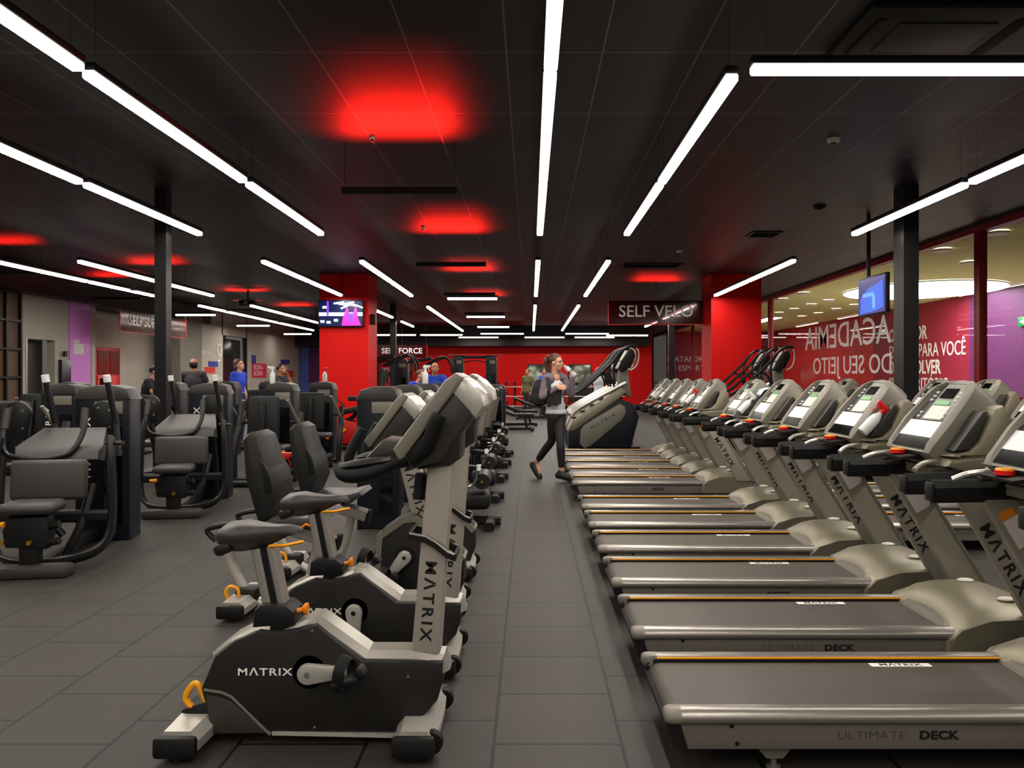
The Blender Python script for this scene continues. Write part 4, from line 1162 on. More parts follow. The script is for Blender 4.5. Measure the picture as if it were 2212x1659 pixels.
def make_legcurl():
    """faces the aisle: tower to the left, grey backrest, seat, roller pads to the right"""
    t = thing('leg_curl_machine', 'x', 'gym machine')
    weight_tower(t, -0.62, 0.0, 0.40, 0.36, 1.36, -1, False)
    f = MB()
    f.bar([(-0.5, 0, 0.06), (0.55, 0, 0.06)], 0.12, 0.09, 0.02)
    f.bar([(0.45, -0.3, 0.045), (0.45, 0.3, 0.045)], 0.1, 0.08, 0.02)
    f.bar([(0.0, 0, 0.08), (0.02, 0, 0.45)], 0.1, 0.1, 0.02)
    f.bar([(-0.2, 0, 0.1), (-0.25, 0, 0.5), (-0.3, 0, 0.95)], 0.08, 0.08, 0.02)
    f.build('frame', BLACK, t)
    MB().box((0.20, 0, 0.93), (0.10, 0.42, 0.62), 0.04, (0, 10, 0), 3).build('backrest', GREYP, t)
    MB().box((0.28, 0, 1.19), (0.13, 0.36, 0.17), 0.05, (0, 10, 0), 3).build('head_pad', VINYL, t)
    MB().box((-0.08, 0, 0.52), (0.46, 0.42, 0.09), 0.035, (0, 4, 0), 3).build('seat', VINYLD, t)
    l = MB()
    l.bar([(0.12, 0.24, 0.56), (0.30, 0.24, 0.54), (0.40, 0.24, 0.46)], 0.04, 0.05, 0.012)
    l.cyl((0.38, -0.24, 0.46), (0.38, 0.26, 0.46), 0.018, 10)
    lo = l.build('lever', BLACK, t)
    MB().cyl((0.38, -0.22, 0.46), (0.38, 0.2, 0.46), 0.075, 20).build('roller_pad', VINYLD, lo)
    MB().cyl((0.38, -0.245, 0.46), (0.38, -0.22, 0.46), 0.013, 10).build('roller_cap', mat('brass_pin', (200, 150, 40)), lo)
    MB().box((0.30, 0, 0.26), (0.3, 0.34, 0.16), 0.05, None, 3).build('foot_block', SATIN, t)
    k = MB(); k.tube([(0.18, -0.24, 0.40), (0.30, -0.26, 0.44), (0.35, -0.26, 0.58)], 0.014, 8, smooth=3)
    ko = k.build('adjust_lever', CHROME, t)
    MB().cyl((0.35, -0.26, 0.57), (0.352, -0.26, 0.625), 0.02, 12).build('lever_tip', WHITE, ko)
    for s in (-1, 1):
        MB().tube([(0.05, s * 0.25, 0.46), (0.12, s * 0.27, 0.62), (0.22, s * 0.27, 0.64)], 0.016, 8, smooth=3).build('side_handle', BLACK, t)
    return t
lc = make_legcurl()
lc.location = (-0.84, 7.9, 0); lc['label'] = 'leg curl machine nearest, its dark tower right behind the recumbent bikes'; lc['group'] = 'leg curl machines along the aisle'
for k, y in enumerate((9.6, 11.4, 13.2, 15.0)):
    dup(lc, (-0.86, y, 0), 0, f'{ORD[k + 1]} leg curl machine along the aisle, counted from the bikes', 'leg curl machines along the aisle')
spray_bottle('spray_bottle', 'white spray bottle standing on the third leg curl tower', (-1.48, 11.4, 1.36), 20, 0, WHITE)
spray_bottle('spray_bottle', 'white spray bottle on the tower behind the press machine with black backrest', (-3.9, 12.25, 1.355), 200, 0, WHITE)
spray_bottle('spray_bottle', 'white spray bottle on the tower left of the red column', (-3.72, 14.65, 1.365), 10, 0, REDP)

def make_stepper():
    t = thing('stair_climber', 'x', 'stair climber')
    D, X0 = 16.2, 1.5
    q = lambda pts: S(pts, D, X0)
    b = MB(); b.prism(q([(1228, 968), (1228, 935), (1250, 905), (1330, 858), (1368, 872), (1380, 900), (1362, 968)]), -0.36, 0.36, 0.03)
    bo = b.build('body', NAVY, t)
    for s in (-1, 1):
        p = MB(); p.prism(q([(1252, 958), (1254, 928), (1262, 917), (1338, 872), (1349, 878), (1351, 892), (1343, 906), (1276, 962), (1262, 968)]), s * 0.35, s * 0.38, 0.01)
        po = p.build('side_cover', GREYP, bo)
        x, z = q([(1302, 910)])[0]
        dn = Vector((0.86, 0, 0.51)).normalized() * (1 if s < 0 else -1)
        upv = Vector((-0.51, 0, 0.86)).normalized()
        text('lettering', 'MΛTRIX', 0.1, WRITE_B, po, frame3((x, s * 0.3812, z), dn, upv), 0.0006, 1.3, 'CENTER', 1.3)
    tr = MB(); tr.prism(q([(1226, 930), (1236, 908), (1338, 838), (1352, 846), (1335, 862), (1240, 930)]), -0.39, 0.39, 0.015)
    tr.build('upper_shell', CHAMP, t)
    st = MB()
    for k in range(5):
        a, c = q([(1246 + 20 * k, 905 - 13.5 * k)])[0]
        st.box((a, 0, c + 0.03), (0.22, 0.54, 0.03), 0.008)
    st.build('steps', GREYD, t)
    for s in (-1, 1):
        r = MB()
        P = q([(1236, 897), (1250, 882), (1340, 833), (1352, 828)])
        r.tube([(a, s * 0.36, c) for a, c in P], 0.04, 10, smooth=3)
        r.build('lower_rail', ALU, t)
        r = MB()
        P = q([(1232, 855), (1262, 838), (1318, 787), (1340, 760), (1360, 748), (1374, 750)])
        r.tube([(a, s * 0.36, c) for a, c in P], 0.03, 10, smooth=3)
        P = q([(1342, 758), (1325, 790), (1328, 830)])
        r.tube([(a, s * 0.36, c) for a, c in P], 0.024, 10, smooth=3)
        P = q([(1300, 805), (1318, 812), (1330, 850)])
        r.tube([(a, s * 0.36, c) for a, c in P], 0.02, 10, smooth=3)
        r.build('handrail', BLACK, t)
        r = MB()
        P = q([(1362, 748), (1378, 755), (1380, 775), (1374, 792), (1362, 800)])
        r.tube([(a, s * 0.26, c) for a, c in P], 0.016, 8, smooth=3)
        r.build('grab_loop', SILVER, t)
    m = MB(); m.prism(q([(1336, 850), (1340, 800), (1358, 795), (1366, 858)]), -0.16, 0.16, 0.02)
    m.build('mast', GREYP, t)
    c = MB(); c.prism(q([(1336, 797), (1342, 780), (1358, 757), (1370, 756), (1374, 768), (1362, 795), (1346, 804)]), -0.24, 0.24, 0.03)
    co = c.build('console', SATIN, t)
    MB().prism(q([(1334, 795), (1355, 757), (1359, 759), (1338, 798)]), -0.2, 0.2, 0.008).build('console_face', SILVER, co)
    MB().box((0.1, 0, 0.03), (1.2, 0.6, 0.06), 0.01).build('base', SATIN, t)
    return t
sc_ = make_stepper()
sc_.location = (1.5, 16.5, 0); sc_['label'] = 'stair climber right behind the walking woman, lettered side cover in view'; sc_['group'] = 'stair climbers'
dup(sc_, (1.5, 17.7, 0), 0, 'second stair climber beyond the one behind the woman', 'stair climbers')
dup(sc_, (4.75, 16.9, 0), 0, 'nearer stair climber in front of the right red column', 'stair climbers')
dup(sc_, (4.75, 18.3, 0), 0, 'farther stair climber in front of the right red column', 'stair climbers')

# red plate-loaded sled by the left red column
t = thing('leg_press_sled', 'red and black plate loaded leg press at the foot of the red column', 'gym machine', (-3.75, 16.4, 0))
p = MB(); p.prism([(-0.3, 0.12), (0.3, 0.12), (0.42, 0.3), (0.3, 0.55), (-0.05, 0.62), (-0.35, 0.4)], -0.3, -0.25, 0.01)
po = p.build('side_plate', REDM, t)
MB().bar([(-0.12, -0.305, 0.28), (0.08, -0.305, 0.42)], 0.02, 0.05, 0.005).build('yellow_mark', YELLOW, po)
p = MB(); p.prism([(-0.3, 0.12), (0.3, 0.12), (0.42, 0.3), (0.3, 0.55), (-0.05, 0.62), (-0.35, 0.4)], 0.25, 0.3, 0.01)
p.build('side_plate', REDM, t)
f = MB(); f.bar([(-0.7, -0.3, 0.05), (0.7, -0.3, 0.05)], 0.08, 0.08, 0.01).bar([(-0.7, 0.3, 0.05), (0.7, 0.3, 0.05)], 0.08, 0.08, 0.01).bar([(-0.5, 0, 0.1), (0.1, 0, 0.6), (0.5, 0, 0.95)], 0.1, 0.08, 0.01).bar([(0.65, -0.35, 0.05), (0.65, 0.35, 0.05)], 0.08, 0.08, 0.01).bar([(-0.65, -0.35, 0.05), (-0.65, 0.35, 0.05)], 0.08, 0.08, 0.01)
f.build('frame', BLACK, t)
MB().box((0.1, 0, 0.78), (0.7, 0.5, 0.12), 0.04, (0, -10, 0)).build('seat', VINYLD, t)
MB().box((0.3, 0, 1.02), (0.5, 0.1, 0.1), 0.03).build('shoulder_pad', SATIN, t)
MB().tube([(0.05, -0.28, 0.85), (-0.12, -0.3, 1.05), (-0.2, -0.3, 1.1)], 0.018, 8).build('handle', CHROME, t)

# far machines and racks
def make_cable():
    t = thing('cable_station', 'x', 'gym machine')
    for s in (-1, 1):
        weight_tower(t, s * 0.52, 0, 0.34, 0.4, 2.12, -1, False)
    b = MB(); b.bar([(-0.45, 0, 2.08), (0.45, 0, 2.08)], 0.12, 0.09, 0.02).bar([(-0.4, -0.05, 1.9), (0, -0.12, 1.98), (0.4, -0.05, 1.9)], 0.035, 0.035, 0.01, smooth=3)
    b.build('pull_up_bar', BLACK, t)
    for s in (-1, 1): MB().box((s * 0.55, 0, 2.13), (0.48, 0.5, 0.03), 0.01).build('top_plate', GREYD, t)
    MB().box((0, 0.1, 0.03), (1.5, 0.3, 0.06), 0.01).build('base', BLACK, t)
    return t
cs = make_cable()
cs.location = (-1.75, 25.5, 0); cs['label'] = 'black cable station with two tall towers and a bar, left of the aisle far back'
def make_pulldown():
    t = thing('pulldown_machine', 'x', 'gym machine')
    weight_tower(t, -0.55, 0, 0.42, 0.36, 2.0, -1, False)
    f = MB()
    f.bar([(-0.4, 0, 0.06), (0.9, 0, 0.06)], 0.12, 0.09, 0.02).bar([(0.3, -0.4, 0.045), (0.3, 0.4, 0.045)], 0.09, 0.08, 0.02)
    f.bar([(0.4, 0, 0.06), (0.36, 0, 0.5)], 0.09, 0.09, 0.02)
    f.build('frame', BLACK, t)
    MB().bar([(-0.4, 0, 1.9), (0.35, 0, 2.02)], 0.09, 0.1, 0.02).build('top_arm', BLACK, t)
    for y in (-0.22, 0.22):
        MB().box((0.02, y, 1.35), (0.12, 0.3, 0.7), 0.05, (0, 12, 0), 3).build('shoulder_pad', GREYD, t)
        a = MB(); a.tube([(0.1, y, 1.75), (0.45, y * 1.5, 1.95), (0.75, y * 1.6, 2.05), (0.95, y * 1.6, 1.85), (0.98, y * 1.6, 1.6)], 0.032, 8, smooth=3)
        a.build('press_arm', BLACK, t)
    MB().box((0.3, 0, 0.52), (0.5, 0.4, 0.09), 0.03, None, 3).build('seat', VINYLD, t)
    return t
pl = make_pulldown()
pl.location = (-4.05, 22.0, 0); pl['label'] = 'tall black pulldown machine under the far hanging sign, nearer one'; pl['group'] = 'pulldown machines'
dup(pl, (-3.3, 24.2, 0), 0, 'tall black pulldown machine under the far hanging sign, farther one', 'pulldown machines')
t = thing('lat_tower', 'dark boxed weight tower beside the aisle, just past the leg curl machines', 'gym machine', (-0.85, 17.6, 0))
weight_tower(t, 0, 0, 0.62, 0.5, 1.3, -1, False)
MB().box((0, -0.42, 0.45), (0.42, 0.4, 0.09), 0.03).build('seat', VINYLD, t)
MB().bar([(0, -0.3, 0.0), (0, -0.3, 0.42)], 0.1, 0.1, 0.01).build('seat_column', BLACK, t)
def make_bench():
    t = thing('weight_bench', 'x', 'bench')
    f = MB()
    f.bar([(-0.6, 0, 0.06), (0.6, 0, 0.06)], 0.08, 0.08, 0.01).bar([(-0.55, -0.3, 0.04), (-0.55, 0.3, 0.04)], 0.07, 0.07, 0.01).bar([(0.55, -0.2, 0.04), (0.55, 0.2, 0.04)], 0.07, 0.07, 0.01)
    f.bar([(-0.4, 0, 0.06), (-0.35, 0, 0.42)], 0.07, 0.07, 0.01).bar([(0.4, 0, 0.06), (0.35, 0, 0.38)], 0.07, 0.07, 0.01)
    f.build('frame', BLACK, t)
    MB().box((0.35, 0, 0.44), (0.5, 0.32, 0.09), 0.03).build('seat', VINYLD, t)
    MB().box((-0.3, 0, 0.58), (0.85, 0.3, 0.09), 0.03, (0, 22, 0)).build('backrest', VINYLD, t)
    return t
be = make_bench()
be.location = (-0.5, 21.8, 0); be['label'] = 'weight bench at the left edge of the aisle, nearest of the far benches'; be['group'] = 'weight benches far down the aisle'
for k, (x, y, rz) in enumerate(((-0.4, 24.0, 10), (0.1, 28.0, 0), (1.2, 27.0, 15))):
    dup(be, (x, y, 0), rz, f'{ORD[k + 1]} weight bench far down the aisle, counted from the camera', 'weight benches far down the aisle')
def make_rack():
    t = thing('dumbbell_rack', 'x', 'rack')
    f = MB()
    for x in (-1.1, 0, 1.1):
        f.bar([(x, 0.25, 0), (x, 0.1, 1.1)], 0.07, 0.07, 0.01)
        f.bar([(x, -0.35, 0.03), (x, 0.3, 0.03)], 0.07, 0.06, 0.01)
    f.build('frame', BLACK, t)
    for z, y in ((0.35, -0.12), (0.72, 0.0), (1.08, 0.1)):
        MB().box((0, y - 0.05, z), (2.4, 0.2, 0.035), 0.008).build('shelf', ALU, t)
    return t
rk = make_rack()
rk.location = (-0.6, 31.0, 0); rk['label'] = 'long dumbbell rack with pale shelves far back, left of the woman'; rk['group'] = 'dumbbell racks at the back'
dup(rk, (2.4, 31.0, 0), 0, 'long dumbbell rack with pale shelves far back, right of the woman', 'dumbbell racks at the back')
db0 = None
for rx, side in ((-0.6, 'left'), (2.4, 'right')):
    for (z, y, sh) in ((0.39, -0.17, 'lowest'), (0.76, -0.05, 'middle'), (1.12, 0.05, 'top')):
        for k in range(7):
            pos = (rx - 0.96 + 0.32 * k, 31.0 + y, z + 0.078)
            lab = f'black dumbbell on the {sh} shelf of the {side} rack far back'
            if db0 is None:
                db0 = thing('dumbbell', lab, 'dumbbell', pos, 0, f'dumbbells on the {sh} shelf, {side} rack')
                m = MB()
                for s in (-1, 1): m.cyl((0, s * 0.06, 0), (0, s * 0.13, 0), 0.055, 10)
                m.build('weight_head', RUBBER, db0)
                MB().cyl((0, -0.06, 0), (0, 0.06, 0), 0.016, 8).build('handle', CHROME, db0)
            else:
                dup(db0, pos, 0, lab, f'dumbbells on the {sh} shelf, {side} rack')
t = thing('storage_rack', 'red wall rack with black shelves and hanging straps beside the left red column', 'rack', (-5.0, 30.0, 0))
MB().box((0, 0.06, 1.1), (1.3, 0.06, 2.2)).build('back_board', REDM, t)
f = MB()
for z in (0.3, 1.05, 1.62, 2.1): f.box((0, -0.1, z), (1.3, 0.3, 0.05))
for x in (-0.63, 0.63): f.box((x, -0.1, 1.08), (0.05, 0.3, 2.16))
f.build('shelf_frame', BLACK, t)
for x in (-0.25, 0.1): MB().tube([(x, -0.26, 1.6), (x, -0.27, 1.25), (x + 0.05, -0.27, 1.2)], 0.03, 6, (1, 0.3)).build('strap', RUBBER, t)
# mirrors on the back wall
MIRM = mat('mirror', (120, 124, 112), 0.2, 1.0, var=0.0)
for k, (x0, x1, lab) in enumerate(((-0.1, 1.0, 'left'), (2.0, 3.1, 'right'))):
    t = thing('wall_mirror', f'{lab} tall mirror on the red back wall', 'mirror', ((x0 + x1) / 2, 41.97, 1.15))
    MB().box((0, 0, 0), (x1 - x0, 0.03, 1.9), 0.004).build('mirror_glass', MIRM, t)
    MB().box((0, -0.005, 0.96), (x1 - x0 + 0.06, 0.05, 0.04)).box((0, -0.005, -0.96), (x1 - x0 + 0.06, 0.05, 0.04)).box(((x1 - x0) / 2 + 0.02, -0.005, 0), (0.04, 0.05, 1.94)).box((-(x1 - x0) / 2 - 0.02, -0.005, 0), (0.04, 0.05, 1.94)).build('mirror_frame', DARKW, t)

# ================================================================ SIGNS, SCREENS, CEILING FITTINGS
def smoked(name, rgb, alpha):
    m = bpy.data.materials.new(name); m.use_nodes = True
    nt = m.node_tree; nt.nodes.clear()
    o = nt.nodes.new('ShaderNodeOutputMaterial'); mx = nt.nodes.new('ShaderNodeMixShader')
    tr = nt.nodes.new('ShaderNodeBsdfTransparent'); pr = nt.nodes.new('ShaderNodeBsdfPrincipled')
    pr.inputs['Base Color'].default_value = (*lin(rgb), 1); pr.inputs['Roughness'].default_value = 0.12
    tr.inputs[0].default_value = (0.75, 0.4, 0.42, 1)
    mx.inputs[0].default_value = alpha
    nt.links.new(tr.outputs[0], mx.inputs[1]); nt.links.new(pr.outputs[0], mx.inputs[2]); nt.links.new(mx.outputs[0], o.inputs[0])
    return m
SIGNM = smoked('smoked_red_acrylic', (70, 12, 18), 0.45)
def sign(s, label, loc, rz, w, h, size, top, off=0.0):
    t = thing('hanging_sign', label, 'sign', loc, rz, 'hanging zone signs')
    MB().box((0, 0, 0), (w, 0.012, h)).build('sign_panel', SIGNM, t)
    e = MB(); e.box((0, 0, -h / 2), (w, 0.02, 0.02)); e.box((-w / 2, 0, 0), (0.02, 0.02, h)); e.box((w / 2, 0, 0), (0.02, 0.02, h))
    e.build('panel_edge', REDM, t)
    for x in (-w / 2 + 0.04, 0, w / 2 - 0.04):
        MB().cyl((x, 0, h / 2 - 0.1), (x, 0, top - loc[2]), 0.006, 6).build('hanger', FIXT, t)
    text('lettering', s, size, WRITE_W, t, frame3((off, -0.012, 0.02), (1, 0, 0), (0, 0, 1)), 0.006, 1.0, 'CENTER', 1.0, 0.004)
    return t
sign('SELF VELO', 'hanging dark red sign with white words over the stair climbers', (3.24, 20.9, 3.12), 0, 2.46, 0.62, 0.42, CEIL)
sign('SELF FORCE', 'hanging red sign with white words behind the far black post', (-5.0, 31.5, 2.45), 0, 1.95, 0.52, 0.3, CEIL)
sign('SELF SUPPORT', 'hanging dark red sign with white words by the grey left wall', (-11.1, 24.0, 3.0), 90, 4.2, 0.6, 0.40, CEIL, -0.35)
# television on the left red column
SCR = mat('screen_dark_blue', (6, 14, 60), 0.3, emit=1.0)
CY = mat('screen_pale_cyan', (205, 240, 240), 0.3, emit=1.3)
MG = mat('screen_magenta', (190, 40, 170), 0.3, emit=1.0)
VI = mat('screen_violet', (120, 60, 200), 0.3, emit=1.0)
BL = mat('screen_blue', (30, 90, 210), 0.3, emit=1.0)
BLD = mat('screen_deep_blue', (28, 26, 120), 0.3, emit=0.8)
tv = thing('television', 'television showing a pink and blue picture on the left red column', 'television', (-4.66, 19.96, 3.02))
MB().box((0, -0.03, 0), (1.12, 0.06, 0.67), 0.01).build('housing', SATIN, tv)
sc1 = MB().box((0, -0.062, 0.005), (1.07, 0.006, 0.62)).build('screen', SCR, tv)
g = MB(); g.box((0, -0.067, -0.02), (1.07, 0.003, 0.085))
for a, b_, ang in ((0.05, 0.22, 10), (0.2, 0.25, -12), (0.3, 0.2, 8), (-0.05, 0.26, -8), (0.42, 0.18, 20), (0.12, 0.17, -25)): g.box((a, -0.067, b_), (0.26, 0.003, 0.04), 0, (0, ang, 0))
for a, b_ in ((-0.4, 0.15), (-0.45, -0.2), (-0.12, -0.17), (-0.3, -0.22)): g.box((a, -0.067, b_), (0.1, 0.003, 0.06))
g.build('picture_bright', CY, sc1)
g = MB()
g.prism([(0.02, -0.3), (0.05, -0.12), (0.12, 0.08), (0.16, 0.2), (0.2, 0.02), (0.25, -0.05), (0.31, 0.02), (0.36, 0.2), (0.4, 0.1), (0.42, -0.1), (0.5, -0.3)], -0.074, -0.069)
g.build('picture_figure', MG, sc1)
MB().box((-0.32, -0.07, 0.12), (0.05, 0.003, 0.36)).build('picture_stripe', VI, sc1)
MB().box((0.24, -0.076, -0.1), (0.12, 0.003, 0.2)).build('picture_shirt', VI, sc1)
MB().box((0, 0.02, 0), (0.3, 0.06, 0.3)).build('wall_bracket', BLACK, tv)
tv2 = thing('television', 'hanging television with a blue picture, facing the treadmills by the glass', 'television', (5.25, 12.4, 2.70), -90)
MB().box((0, 0.0, 0), (1.02, 0.06, 0.60), 0.01).build('housing', SATIN, tv2)
sc2 = MB().box((0, -0.032, 0), (0.97, 0.006, 0.55)).build('screen', BLD, tv2)
g = MB(); g.prism([(-0.4, -0.26), (-0.38, 0.0), (-0.1, 0.12), (0.1, 0.15), (0.42, 0.2), (0.44, -0.2), (0.2, -0.24)], -0.039, -0.036)
g.build('picture_sky', BL, sc2)
MB().box((-0.1, -0.041, 0.02), (0.4, 0.003, 0.06)).box((0.1, -0.041, -0.1), (0.1, 0.003, 0.2)).build('picture_detail', mat('screen_light_blue', (90, 160, 235), 0.3, emit=1.0), sc2)
MB().cyl((-0.3, 0.05, 0.3), (-0.3, 0.05, CEIL - 2.7), 0.03, 12).build('ceiling_pole', BLACK, tv2)
MB().box((-0.2, 0.05, 0.22), (0.4, 0.05, 0.2)).build('bracket', BLACK, tv2)
# speaker on the red column, detectors, vents, air conditioner, projector
sp_ = thing('wall_speaker', 'small dark speaker on the right side of the left red column', 'speaker', (-3.95, 20.3, 2.9))
MB().box((0, 0, 0), (0.14, 0.16, 0.26), 0.02).build('speaker_body', SATIN, sp_)
MB().box((0, -0.082, 0), (0.11, 0.006, 0.22)).build('grille', RUBBER, sp_)
def ceiling_disc(label, x, y, r=0.06, name='smoke_detector', m=OFFWH):
    t = thing(name, label, 'detector', (x, y, CEIL))
    MB().lathe([(0, 0), (r, 0), (r, -0.025), (r * 0.8, -0.045), (0, -0.05)], n=20).build('detector_body', m, t)
    MB().lathe([(r * 0.35, -0.05), (r * 0.5, -0.05), (r * 0.5, -0.062), (0, -0.064)], n=16).build('sensor', GREYD, t)
    return t
ceiling_disc('pale round smoke detector on the ceiling above the treadmills', 3.24, 8.66, 0.07)
ceiling_disc('dark dome camera on the ceiling left of the right post', 4.3, 12.05, 0.09, 'dome_camera', SATIN)
ceiling_disc('small sprinkler head in the red glow nearest the camera', -1.67, 8.55, 0.035, 'sprinkler', CHROME)
ceiling_disc('small sprinkler head in the farther red glow', -1.82, 13.7, 0.035, 'sprinkler', CHROME)
ceiling_disc('small pale detector on the ceiling in front of the right red column', 3.0, 16.3, 0.06)
def vent(label, x, y, w, d_):
    t = thing('ceiling_vent', label, 'vent', (x, y, CEIL - 0.012))
    fr_ = MB()
    for s in (-1, 1):
        fr_.box((s * w / 2, 0, 0), (0.03, d_, 0.024)); fr_.box((0, s * d_ / 2, 0), (w, 0.03, 0.024))
    fr_.build('frame', BLACK, t)
    for k in range(6): MB().box((0, -d_ / 2 + d_ * (k + 0.5) / 6, 0), (w - 0.03, 0.03, 0.01), 0, (30, 0, 0)).build('slat', SATIN, t)
    return t
vent('dark ceiling vent near the right post', 4.15, 14.4, 0.5, 0.5)
vent('wide dark ceiling vent in front of the hanging white words', 2.75, 18.4, 1.3, 0.6)
ac = thing('air_conditioner', 'dark square ceiling air conditioner at the upper right', 'air conditioner', (2.95, 5.95, CEIL - 0.03))
MB().box((0, 0, 0), (1.25, 0.95, 0.05), 0.012).build('panel', SATIN, ac)
MB().box((0, 0, -0.03), (0.7, 0.5, 0.012), 0.004).build('intake_grille', FIXT, ac)
for s in (-1, 1): MB().box((s * 0.48, 0, -0.03), (0.1, 0.62, 0.01), 0.004, (0, s * 12, 0)).build('louvre', RUBBER, ac)
pj = thing('projector', 'dark projector hanging from the ceiling between the left rows of tubes', 'projector', (-8.3, 23.8, 3.62))
MB().box((0, 0, 0), (0.42, 0.36, 0.16), 0.02).build('projector_body', SATIN, pj)
MB().cyl((0.0, -0.2, 0), (0, -0.16, 0), 0.06, 16).build('lens', CHROME, pj)
MB().cyl((0, 0, 0.08), (0, 0, 0.38), 0.025, 10).build('ceiling_pole', BLACK, pj)
MB().box((0, 0, 0.1), (0.9, 0.05, 0.03)).build('bracket_arm', OFFWH, pj)
no = MB().box((4.83, 10.85, 1.06), (0.22, 0.02, 0.27)).build('notice_board', PAPER)
tag(no, 'white notice fixed to the right black post behind the third treadmill console', 'notice')
# wall stickers and notices on the left wall (flat in life)
def wall_card(name, label, y, z, w, h, m, x=-11.99, cat='sticker', r=0.0):
    o = MB().box((x, y, z), (0.012, w, h), 0.0).build(name, m)
    return tag(o, label, cat)
SBLUE = mat('sticker_blue', (52, 62, 150), 0.6); SRED = mat('sticker_red', (215, 60, 40), 0.6); SPINK = mat('sticker_pink', (220, 40, 70), 0.6)
wall_card('wall_sticker', 'blue rectangle sticker on the grey pier left of the dark glass door', 30.6, 1.95, 0.9, 0.2, SBLUE)
wall_card('wall_sticker', 'orange red sticker on the grey pier, under the blue one', 30.3, 1.72, 1.0, 0.22, SRED)
o = text('wall_lettering', 'Todos na disco', 0.26, WRITE_W, None, frame3((-11.985, 30.75, 1.42), (0, 1, 0), (0, 0, 1)), 0.002, 1.0, 'CENTER'); tag(o, 'white words low on the grey pier left of the dark glass door', 'lettering')
o = text('wall_lettering', 'Seja você', 0.24, WRITE_W, None, frame3((-11.985, 29.95, 2.38), (0, 1, 0), (0, 0, 1)), 0.002, 1.0, 'CENTER'); tag(o, 'small white words high on the grey pier left of the dark glass door', 'lettering')
gr = MB(); gr.tube([(-11.98, 31.15 + 0.2 * math.cos(2 * math.pi * k / 24), 2.5 + 0.22 * math.sin(2 * math.pi * k / 24)) for k in range(24)], 0.03, 6, closed=True)
for k in range(8): gr.box((-11.98, 31.15 + 0.28 * math.cos(math.pi * k / 4), 2.5 + 0.31 * math.sin(math.pi * k / 4)), (0.012, 0.07, 0.07))
gr.box((-11.98, 31.15, 2.1), (0.012, 0.3, 0.06))
tag(gr.build('wall_sticker', WRITE_W), 'white outlined gear drawing on the grey pier', 'sticker')
wall_card('wall_sticker', 'narrow upright blue sticker right of the dark glass door', 35.1, 2.2, 0.55, 0.42, SBLUE)
pk_ = thing('wall_poster', 'pink poster with two lines of white letters right of the dark glass door', 'poster', (-11.985, 35.8, 1.75))
MB().box((0, 0, 0), (0.012, 1.9, 0.62)).build('poster_sheet', SPINK, pk_)
for z in (0.13, -0.13): text('lettering', 'BORA', 0.3, WRITE_W, pk_, frame3((0.008, -0.15, z), (0, 1, 0), (0, 0, 1)), 0.001, 1.5)
wall_card('wall_sticker', 'blue sticker on the far grey wall above the man touching his chin', 39.6, 2.2, 1.4, 0.22, SBLUE)
wall_card('wall_sticker', 'orange red sticker on the far grey wall beside the man touching his chin', 40.2, 1.62, 1.5, 0.3, SRED)
wall_card('wall_sticker', 'pale sticker on the far grey wall between the blue and the red one', 39.4, 1.9, 1.1, 0.16, PAPER)
a_ = thing('arrow_sticker', 'white arrow sticker on the lilac stripe of the left wall', 'sticker', (-11.965, 21.55, 2.2))
MB().box((0, -0.1, 0), (0.012, 0.5, 0.28)).build('label_sheet', PAPER, a_)
ar = MB(); ar.prism([(0.18, -0.14), (0.22, -0.14), (0.34, 0.0), (0.22, 0.14), (0.18, 0.14), (0.29, 0.0)], -0.006, 0.006, 0, 'yz'); ar.build('arrow_head', PAPER, a_)
MB().box((0, -0.2, 0.2), (0.012, 0.3, 0.08)).build('caption_strip', PAPER, a_)
vm = thing('ticket_kiosk', 'narrow dark blue kiosk panel between the dark door and the lilac stripe', 'kiosk', (-11.94, 20.78, 0))
MB().box((0, 0, 1.35), (0.08, 0.42, 1.1), 0.01).build('kiosk_panel', mat('kiosk_navy', (24, 24, 50), 0.3), vm)
MB().box((0.02, -0.02, 2.05), (0.05, 0.12, 0.14)).build('reader', SATIN, vm)
MB().box((0.02, -0.02, 0.55), (0.05, 0.16, 0.14)).build('lower_reader', SATIN, vm)
ex = thing('exit_sign', 'small green exit sign beyond the glass at the right edge', 'sign', (MWX - 0.1, 22.15, 2.98))
MB().box((0, 0, 0), (0.05, 0.5, 0.26), 0.005).build('sign_box', mat('exit_green', (20, 120, 60), 0.4, emit=0.8), ex)
ar = MB(); ar.prism([(-0.1, 0.0), (0.02, -0.09), (0.02, -0.03), (0.14, -0.03), (0.14, 0.03), (0.02, 0.03), (0.02, 0.09)], -0.03, -0.026, 0, 'yz'); ar.build('arrow', WRITE_W, ex)

